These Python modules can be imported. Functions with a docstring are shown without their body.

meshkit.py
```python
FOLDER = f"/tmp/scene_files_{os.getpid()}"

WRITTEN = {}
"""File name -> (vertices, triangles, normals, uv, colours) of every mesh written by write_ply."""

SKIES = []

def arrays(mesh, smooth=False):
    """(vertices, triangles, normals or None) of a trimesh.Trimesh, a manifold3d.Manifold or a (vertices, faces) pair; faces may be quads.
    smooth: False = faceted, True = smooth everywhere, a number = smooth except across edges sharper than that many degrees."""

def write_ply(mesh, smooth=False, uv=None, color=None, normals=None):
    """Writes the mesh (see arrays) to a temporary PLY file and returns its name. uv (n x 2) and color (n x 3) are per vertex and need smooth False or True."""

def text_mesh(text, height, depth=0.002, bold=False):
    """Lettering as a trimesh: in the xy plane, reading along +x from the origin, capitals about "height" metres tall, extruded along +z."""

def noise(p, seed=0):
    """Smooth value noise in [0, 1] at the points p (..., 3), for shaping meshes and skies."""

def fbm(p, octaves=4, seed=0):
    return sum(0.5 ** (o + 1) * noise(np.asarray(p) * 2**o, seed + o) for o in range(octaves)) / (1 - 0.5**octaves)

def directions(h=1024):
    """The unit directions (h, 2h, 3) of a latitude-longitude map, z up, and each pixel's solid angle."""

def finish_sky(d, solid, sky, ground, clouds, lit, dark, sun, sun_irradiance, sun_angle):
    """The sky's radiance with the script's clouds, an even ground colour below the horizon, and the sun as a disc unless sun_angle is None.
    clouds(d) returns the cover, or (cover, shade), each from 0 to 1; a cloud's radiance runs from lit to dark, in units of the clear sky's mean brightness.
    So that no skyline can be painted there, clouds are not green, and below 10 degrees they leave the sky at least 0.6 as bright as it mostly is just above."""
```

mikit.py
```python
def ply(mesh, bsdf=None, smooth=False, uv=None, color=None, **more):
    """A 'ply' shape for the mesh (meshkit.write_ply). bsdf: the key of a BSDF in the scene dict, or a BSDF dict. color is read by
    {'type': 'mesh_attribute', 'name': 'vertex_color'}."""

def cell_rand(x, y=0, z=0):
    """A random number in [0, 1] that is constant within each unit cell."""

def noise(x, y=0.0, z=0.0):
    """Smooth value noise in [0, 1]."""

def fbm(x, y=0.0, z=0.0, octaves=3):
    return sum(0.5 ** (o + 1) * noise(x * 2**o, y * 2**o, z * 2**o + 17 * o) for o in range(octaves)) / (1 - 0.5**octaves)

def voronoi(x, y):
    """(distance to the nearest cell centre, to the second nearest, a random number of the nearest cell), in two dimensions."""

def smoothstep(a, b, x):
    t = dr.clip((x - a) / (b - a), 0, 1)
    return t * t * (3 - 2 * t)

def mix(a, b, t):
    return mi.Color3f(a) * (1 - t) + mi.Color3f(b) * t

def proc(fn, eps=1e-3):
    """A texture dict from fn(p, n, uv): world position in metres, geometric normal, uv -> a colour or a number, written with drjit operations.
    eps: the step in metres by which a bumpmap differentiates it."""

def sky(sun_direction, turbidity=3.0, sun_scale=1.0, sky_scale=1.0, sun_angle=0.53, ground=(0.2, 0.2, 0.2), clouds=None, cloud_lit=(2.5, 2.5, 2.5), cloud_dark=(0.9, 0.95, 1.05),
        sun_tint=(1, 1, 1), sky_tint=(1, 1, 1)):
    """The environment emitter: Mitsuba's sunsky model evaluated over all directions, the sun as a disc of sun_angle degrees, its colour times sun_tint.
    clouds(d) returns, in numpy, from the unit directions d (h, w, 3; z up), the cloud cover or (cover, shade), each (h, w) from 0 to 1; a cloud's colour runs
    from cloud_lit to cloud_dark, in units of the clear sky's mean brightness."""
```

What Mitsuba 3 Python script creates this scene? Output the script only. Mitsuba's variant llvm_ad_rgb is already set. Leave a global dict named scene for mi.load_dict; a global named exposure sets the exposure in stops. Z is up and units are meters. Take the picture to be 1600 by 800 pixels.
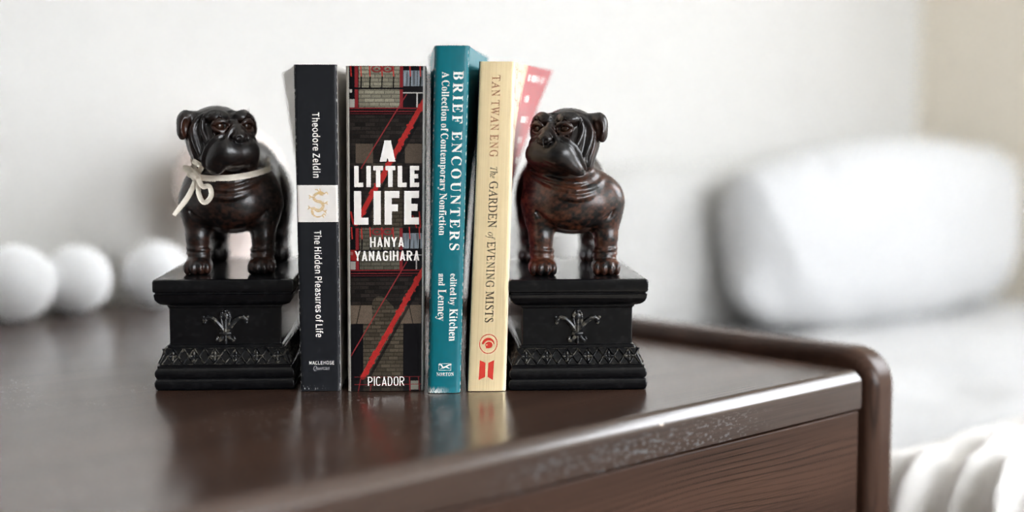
import math, json
import numpy as np
import trimesh, drjit as dr, mitsuba as mi
import manifold3d as m3
from shapely import geometry as sg, affinity, union_all
import mikit
from meshkit import noise as vnoise, fbm as vfbm

T = mi.ScalarTransform4f
scene, labels = {}, {}

# ------------------------------------------------------------------ frame, camera, light
# World axes follow the room: x along the dresser's front edge, y towards the wall behind it, z up, floor at 0.
# "Table frame": X to the right, Y straight ahead of the photographer, z above the dresser top.
TOP = 0.62                      # height of the dresser top
HEADING = math.radians(46.2)
SA, CA = math.sin(HEADING), math.cos(HEADING)


def W(P):
    """Table frame (metres) -> world."""
    P = np.asarray(P, float)
    return np.stack([P[..., 0] * SA + P[..., 1] * CA, -P[..., 0] * CA + P[..., 1] * SA, P[..., 2] + TOP], -1)


CAM_H, PITCH = 0.15825, math.atan(197 / 2222)
eye = W([0, 0, CAM_H])
aim = W([0, math.cos(PITCH), CAM_H - math.sin(PITCH)])
scene['camera'] = {'type': 'thinlens', 'fov': math.degrees(2 * math.atan(800 / 2222)), 'fov_axis': 'x',
                   'aperture_radius': 0.0125, 'focus_distance': 0.862, 'near_clip': 0.05, 'far_clip': 60.0,
                   'to_world': T().look_at(origin=eye.tolist(), target=aim.tolist(), up=[0, 0, 1])}

exposure = 2.32
# overcast daylight that comes in through the window behind the photographer; no direct sun
scene['sky'] = mikit.sky((0.2, 0.9, 0.6), turbidity=4.0, sun_scale=0.0, sky_scale=24.0, ground=(0.25, 0.25, 0.24),
                         clouds=lambda d: np.ones(d.shape[:2]), cloud_lit=(0.965, 1.0, 1.045), cloud_dark=(0.9, 0.95, 1.05))

# ------------------------------------------------------------------ helpers


def put(key, mesh, bsdf, label=None, cat=None, group=None, kind=None, smooth=False, **kw):
    if key in scene:
        n = 1
        while f'{key}_{n:03d}' in scene:
            n += 1
        key = f'{key}_{n:03d}'
    scene[key] = mesh if isinstance(mesh, dict) else mikit.ply(mesh, bsdf, smooth=smooth, **kw)
    note(key, label, cat, group, kind)
    return key


def note(key, label=None, cat=None, group=None, kind=None):
    e = {k: x for k, x in (('label', label), ('category', cat), ('group', group), ('kind', kind)) if x}
    if e:
        labels[key] = e


def box(x0, x1, y0, y1, z0, z1):
    m = trimesh.creation.box((x1 - x0, y1 - y0, z1 - z0))
    m.apply_translation([(x0 + x1) / 2, (y0 + y1) / 2, (z0 + z1) / 2])
    return m


def rbox(x0, x1, y0, y1, z0, z1, r, n=8):
    s = m3.Manifold.sphere(r, n * 4)
    c = [s.translate([x, y, z]) for x in (x0 + r, x1 - r) for y in (y0 + r, y1 - r) for z in (z0 + r, z1 - r)]
    return tm(m3.Manifold.batch_hull(c))


def tm(m):
    q = m.to_mesh()
    return trimesh.Trimesh(q.vert_properties[:, :3], q.tri_verts, process=False)


def join(ms):
    return trimesh.util.concatenate(list(ms))


def move(mesh, f):
    """A copy of the mesh with f applied to its vertices."""
    m = mesh.copy()
    m.vertices = f(np.asarray(m.vertices))
    return m


def placed(X, Y, z, yaw):
    """local metres -> world, for a thing standing at (X, Y) of the table frame and turned by yaw."""
    c, s = math.cos(yaw), math.sin(yaw)
    return lambda p: W(np.stack([X + p[:, 0] * c - p[:, 1] * s, Y + p[:, 0] * s + p[:, 1] * c, z + p[:, 2]], -1))


def grid_faces(n, m, flip=False):
    i, j = np.meshgrid(np.arange(n - 1), np.arange(m - 1), indexing='ij')
    a = i * m + j
    q = np.stack([a, a + m, a + m + 1, a + 1], -1).reshape(-1, 4)
    return q[:, ::-1] if flip else q


def tri(q):
    return np.vstack([q[:, [0, 1, 2]], q[:, [0, 2, 3]]])


def slab(outer, inner, uv=None):
    """Closed sheet between two (n, m, 3) grids; returns mesh, uv."""
    n, m = outer.shape[:2]
    v = np.vstack([outer.reshape(-1, 3), inner.reshape(-1, 3)])
    N = n * m
    f = [tri(grid_faces(n, m)), tri(grid_faces(n, m, True)) + N]
    def edge(ids):
        a, b = ids[:-1], ids[1:]
        f.append(tri(np.stack([b, a, a + N, b + N], -1)))
    I = np.arange(N).reshape(n, m)
    edge(I[:, 0][::-1]); edge(I[:, -1]); edge(I[0]); edge(I[-1][::-1])
    mesh = trimesh.Trimesh(v, np.vstack(f), process=False)
    if mesh.volume < 0:
        mesh.faces = mesh.faces[:, ::-1]
    return mesh, (None if uv is None else np.vstack([uv.reshape(-1, 2)] * 2))


def tube(pts, radii, sides=10):
    p = np.asarray(pts, float)
    r = np.broadcast_to(radii, len(p))
    t = np.gradient(p, axis=0)
    t /= np.linalg.norm(t, axis=1, keepdims=True) + 1e-12
    a = np.cross(t, np.where(np.abs(t[:, 2:]) < 0.9, [0, 0, 1.0], [1.0, 0, 0]))
    a /= np.linalg.norm(a, axis=1, keepdims=True)
    b = np.cross(t, a)
    g = np.linspace(0, 2 * np.pi, sides, endpoint=False)
    v = p[:, None] + r[:, None, None] * (np.cos(g)[None, :, None] * a[:, None] + np.sin(g)[None, :, None] * b[:, None])
    n = len(p)
    i, j = np.meshgrid(np.arange(n - 1), np.arange(sides), indexing='ij')
    q = np.stack([i * sides + j, i * sides + (j + 1) % sides, (i + 1) * sides + (j + 1) % sides, (i + 1) * sides + j], -1).reshape(-1, 4)
    v = np.vstack([v.reshape(-1, 3), p[:1], p[-1:]])
    k = np.arange(sides)
    caps = np.vstack([np.stack([(k + 1) % sides, k, 0 * k + n * sides], -1), np.stack([(n - 1) * sides + k, (n - 1) * sides + (k + 1) % sides, 0 * k + n * sides + 1], -1)])
    m = trimesh.Trimesh(v, np.vstack([tri(q), caps]), process=False)
    m.fix_normals()
    return m


def spline(pts, n=40):
    from scipy.interpolate import CubicSpline
    p = np.asarray(pts, float)
    t = np.concatenate([[0], np.cumsum(np.linalg.norm(np.diff(p, axis=0), axis=1))])
    return CubicSpline(t, p)(np.linspace(0, t[-1], n))


# ------------------------------------------------------------------ materials
def principled(color, rough=0.5, spec=0.5, **kw):
    c = color if isinstance(color, dict) else {'type': 'rgb', 'value': list(color)}
    return {'type': 'twosided', 'b': {'type': 'principled', 'base_color': c, 'roughness': rough, 'specular': spec, **kw}}


def wood_colour(dark, mid, along):
    """Walnut: long streaks and fine pores running along world x (or z)."""
    def fn(p, n, uv):
        a, b, c = (p.x, p.y, p.z) if along == 'x' else (p.z, p.x, p.y)
        drift = mikit.fbm(a * 3.2, b * 11, c * 11, 2)
        phase = (b + c) * 270 + drift * 9 + mikit.noise(a * 14, b * 60, c * 60) * .8
        f = dr.abs(phase - dr.floor(phase) - .5)
        line = 1 - (1 - mikit.smoothstep(.02, .20, f)) * (.25 + .75 * mikit.cell_rand(dr.floor(phase + .5))) * mikit.smoothstep(.25, .6, mikit.noise(a * 9, (b + c) * 40, 4.0))
        fibre = mikit.noise(a * 30, (b + c) * 1400, (b - c) * 1400)
        band = mikit.fbm(a * 1.6, (b + drift * .04) * 24, (c + drift * .04) * 24, 2)
        k = dr.clip(line * (.55 + .45 * fibre) * (.35 + 1.25 * band), 0, 1)
        return mikit.mix(dark, mid, k)
    return fn


DARK, MID = (0.006, 0.0042, 0.0038), (0.064, 0.033, 0.0225)
wood_x, wood_z = wood_colour(DARK, MID, 'x'), wood_colour(DARK, MID, 'z')


def top_fn(p, n, uv):
    """The top: the same veneer with scattered dust, pale scuffs along the front edge and one nick."""
    c = wood_x(p, n, uv) * 0.8
    d = mikit.noise(p.x * 700, p.y * 700, p.z * 700)
    area = mikit.smoothstep(0.5, 0.75, mikit.fbm(p.x * 14, p.y * 14, 3.0, 2))
    dust = mikit.smoothstep(0.88, 0.95, d) * area * (n.z > 0.9) * 0.35
    c = mikit.mix(c, (0.55, 0.52, 0.5), dust)
    along = mikit.smoothstep(0.44, 0.56, p.x) * (1 - mikit.smoothstep(0.64, 0.72, p.x))
    low = 1 - mikit.smoothstep(TOP - 0.016, TOP - 0.006, p.z)
    scuff = mikit.smoothstep(0.55, 0.8, mikit.fbm(p.x * 420, p.z * 900, 1.0, 2)) * along * low * (n.y < -0.7) * 0.25
    c = mikit.mix(c, (0.30, 0.35, 0.38), scuff)
    nick = dr.sqrt(dr.square(p.x - 0.606) + dr.square((p.z - TOP + 0.0065) * 1.3))
    return mikit.mix(c, (0.42, 0.33, 0.28), (1 - mikit.smoothstep(0.0011, 0.0019, nick)) * (n.y < -0.2))


scene['m_wood_top'] = principled(mikit.proc(top_fn), 0.2, 1.0, clearcoat=0.5, clearcoat_gloss=.85)
scene['m_wood'] = principled(mikit.proc(wood_x), 0.40, 0.16)
scene['m_wood_up'] = principled(mikit.proc(wood_z), 0.28, 0.25)
scene['m_wall'] = principled(mikit.proc(lambda p, n, uv: mikit.mix((0.53, 0.52, 0.502), (0.57, 0.56, 0.54), mikit.fbm(p.x * 3, p.y * 3, p.z * 3))), 0.8, 0.2)
scene['m_wall_cream'] = principled(mikit.proc(lambda p, n, uv: mikit.mix((0.70, 0.645, 0.55), (0.73, 0.675, 0.58), mikit.fbm(p.x * 3, p.y * 3, p.z * 3))), 0.8, 0.2)
scene['m_wall_grey'] = principled((0.40, 0.40, 0.40), 0.8, 0.2)
scene['m_ceiling'] = principled((0.82, 0.82, 0.81), 0.9, 0.1)
scene['m_floor'] = principled(mikit.proc(lambda p, n, uv: mikit.mix((0.40, 0.36, 0.31), (0.50, 0.46, 0.40), mikit.fbm(p.x * 40, p.y * 40, 0.0))), 0.8, 0.2)
scene['m_trim'] = principled((0.8, 0.8, 0.79), 0.5)
scene['m_linen'] = principled(mikit.proc(lambda p, n, uv: mikit.mix((0.49, 0.49, 0.495), (0.53, 0.53, 0.535), mikit.fbm(p.x * 25, p.y * 25, p.z * 25))), 0.8, 0.2, sheen=0.3)
scene['m_linen_cream'] = principled(mikit.proc(lambda p, n, uv: mikit.mix((0.44, 0.433, 0.42), (0.48, 0.473, 0.46), mikit.fbm(p.x * 25, p.y * 25, p.z * 25))), 0.8, 0.2, sheen=0.3)
scene['m_duvet'] = principled(mikit.proc(lambda p, n, uv: mikit.mix((0.68, 0.66, 0.64), (0.72, 0.70, 0.68), mikit.fbm(p.x * 25, p.y * 25, p.z * 25))), 0.8, 0.2)
scene['m_cotton'] = {'type': 'bumpmap', 'scale': 0.0006, 't': mikit.proc(lambda p, n, uv: mikit.fbm(p.x * 500, p.y * 500, p.z * 500), 4e-4),
                     'b': principled(mikit.proc(lambda p, n, uv: mikit.mix((0.82, 0.83, 0.85), (0.88, 0.89, 0.90), mikit.fbm(p.x * 300, p.y * 300, p.z * 300))), 0.9, 0.1)}
scene['m_cord'] = principled((0.42, 0.42, 0.40), 0.6)
scene['m_peach'] = principled(mikit.proc(lambda p, n, uv: mikit.mix((0.80, 0.69, 0.64), (0.84, 0.73, 0.68), mikit.fbm(p.x * 60, p.y * 60, p.z * 60))), 0.6, 0.3)

# ------------------------------------------------------------------ room
X0, X1, Y0, Y1, ZC = -3.2, 2.05, -1.9, 1.20, 2.45
WX0, WX1, WZ0, WZ1 = -0.20, 1.92, 0.75, 2.25     # window opening in the wall behind the photographer
VY0, VY1, VZ0, VZ1 = -0.60, 0.38, 0.95, 2.00     # window opening in the cream wall, right of the photographer
put('floor', box(X0 - .1, X1 + .1, Y0 - .1, Y1 + .1, -0.1, 0), 'm_floor', 'beige carpet floor of the bedroom', kind='structure')
put('ceiling', box(X0 - .1, X1 + .1, Y0 - .1, Y1 + .1, ZC, ZC + .1), 'm_ceiling', 'white bedroom ceiling', kind='structure')
put('wall_back', box(X0 - .1, X1 + .1, Y1, Y1 + .1, 0, ZC), 'm_wall', 'white painted wall behind the dresser and the bed', kind='structure')
put('wall_right', join([box(X1, X1 + .1, Y0, VY0, 0, ZC), box(X1, X1 + .1, VY1, Y1, 0, ZC),
                        box(X1, X1 + .1, VY0, VY1, 0, VZ0), box(X1, X1 + .1, VY0, VY1, VZ1, ZC)]), 'm_wall_cream', 'cream wall beside the bed, meeting the white wall in a corner', kind='structure')
put('wall_left', box(X0 - .1, X0, Y0, Y1, 0, ZC), 'm_wall_grey', 'grey wall at the far left of the room', kind='structure')
put('wall_front', join([box(X0 - .1, WX0, Y0 - .1, Y0, 0, ZC), box(WX1, X1 + .1, Y0 - .1, Y0, 0, ZC),
                        box(WX0, WX1, Y0 - .1, Y0, 0, WZ0), box(WX0, WX1, Y0 - .1, Y0, WZ1, ZC)]), 'm_wall', 'white wall with the window, behind the photographer', kind='structure')
fr = 0.04
put('window_1', join([box(WX0, WX1, Y0 - .07, Y0 - .02, WZ0, WZ0 + fr), box(WX0, WX1, Y0 - .07, Y0 - .02, WZ1 - fr, WZ1),
                      box(WX0, WX0 + fr, Y0 - .07, Y0 - .02, WZ0 + fr, WZ1 - fr), box(WX1 - fr, WX1, Y0 - .07, Y0 - .02, WZ0 + fr, WZ1 - fr),
                      box((WX0 + WX1 - fr) / 2, (WX0 + WX1 + fr) / 2, Y0 - .07, Y0 - .02, WZ0 + fr, WZ1 - fr)]), 'm_trim', 'white frame of the open window behind the photographer', kind='structure')
put('window_2', join([box(X1 + .02, X1 + .07, VY0, VY1, VZ0, VZ0 + fr), box(X1 + .02, X1 + .07, VY0, VY1, VZ1 - fr, VZ1),
                      box(X1 + .02, X1 + .07, VY0, VY0 + fr, VZ0 + fr, VZ1 - fr), box(X1 + .02, X1 + .07, VY1 - fr, VY1, VZ0 + fr, VZ1 - fr)]), 'm_trim', 'white frame of the open window beside the bed', kind='structure')
put('baseboard_back', box(X0, X1, Y1 - .014, Y1, 0, .09), 'm_trim', kind='structure')
put('baseboard_right', box(X1 - .014, X1, Y0, Y1 - .014, 0, .09), 'm_trim', kind='structure')

# ------------------------------------------------------------------ dresser
DX0, DX1, DY0, DY1 = -0.50, 0.809, 0.510, 1.188   # ends of the top, front edge, back edge
PX0, PX1 = DX0 - .013, DX1 + .013                    # inner faces of the end panels, a groove away from the top
TH = 0.0255                                          # thickness of the top


def extrude_x(poly, x0, x1):
    """poly in (y, z), extruded along world x."""
    m = trimesh.creation.extrude_polygon(sg.Polygon(poly), x1 - x0, engine='earcut')
    return move(m, lambda p: np.stack([x0 + p[:, 2], p[:, 0], p[:, 1]], -1))


def arc(cx, cy, r, a0, a1, n=10):
    a = np.radians(np.linspace(a0, a1, n))
    return [(cx + r * math.cos(q), cy + r * math.sin(q)) for q in a]


R = 0.0080
slab_profile = [(DY1, TOP - TH), (DY1, TOP)] + [(DY0 + R * a, TOP - R * b) for a, b in ((1.0, 0), (.8, .06), (.64, .17), (.5, .29), (.36, .42), (.22, .56), (.11, .71), (.03, .86), (0, 1.0))] + arc(DY0 + .001, TOP - TH + .001, .001, 180, 270, 4)
put('dresser__top_panel', extrude_x(slab_profile, DX0, DX1), 'm_wood_top', smooth=25)


def side_panel(x0, x1):
    """Upright panel standing proud of the top and of the front; corner rounded in side view, edges rounded in section."""
    r, h, front = 0.0085, TOP + 0.0112, DY0 - 0.002
    rc = 0.026
    prof = [(DY1, 0.0), (DY1, h)] + arc(front + rc, h - rc, rc, 90, 180, 16) + [(front, 0.0)]
    rings = []
    P = sg.Polygon(prof)
    for a in np.linspace(0, 90, 9):
        rings.append((x0 + r * (1 - math.cos(math.radians(a))), r * (1 - math.sin(math.radians(a)))))
    rings += [(x1 - (q - x0), o) for q, o in rings[::-1]]
    loops = []
    for q, o in rings:
        pr = [(DY1, 0.0), (DY1, h - o)] + arc(front + rc, h - rc, rc - o, 90, 180, 16) + [(front + o, 0.0)]
        loops.append(np.array([(q, y, z) for y, z in pr]))
    L = np.array(loops)
    n, m = L.shape[:2]
    v = L.reshape(-1, 3)
    f = [tri(grid_faces(n, m))]
    cl = np.arange(n - 1) * m
    f.append(tri(np.stack([cl + m - 1, cl + 2 * m - 1, cl + m, cl], -1)))
    k = np.arange(1, m - 1)
    f += [np.stack([0 * k, k, k + 1], -1), np.stack([0 * k + (n - 1) * m, (n - 1) * m + k + 1, (n - 1) * m + k], -1)]
    mesh = trimesh.Trimesh(v, np.vstack(f), process=False)
    mesh.fix_normals()
    return mesh


put('dresser__side_panel', side_panel(PX1, PX1 + .028), 'm_wood_up', 'upright end panel with a rounded top corner', smooth=35)
put('dresser__side_panel', side_panel(PX0 - .028, PX0), 'm_wood_up', smooth=35)
g, gap = 0.0015, 0.0012
zt, zm, zb = TOP - TH - gap, 0.345, 0.085
for xa, xb in ((DX0 + g, (DX0 + DX1) / 2 - g), ((DX0 + DX1) / 2 + g, DX1 - g)):
    for za, zz in ((zm + g, zt), (zb, zm - g)):
        k = put('dresser__drawer_front', rbox(xa, xb, DY0 + .0008, DY0 + .021, za, zz, .001, 2), 'm_wood')
put('dresser__carcass', join([box(PX0, DX0 + .0005, DY0 + .03, DY1 - .01, .06, TOP - .012), box(DX1 - .0005, PX1, DY0 + .03, DY1 - .01, .06, TOP - .012),
                              box(DX0, DX1, DY0 + .024, DY1 - .01, .06, .078), box(DX0, DX1, DY1 - .01, DY1 - .002, .06, TOP - TH),
                              box((DX0 + DX1) / 2 - .009, (DX0 + DX1) / 2 + .009, DY0 + .024, DY1 - .01, .078, TOP - TH)]), 'm_wood')
note('dresser', 'long dark walnut dresser with a raised rounded end panel, carrying the books and bookends', 'dresser')

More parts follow.
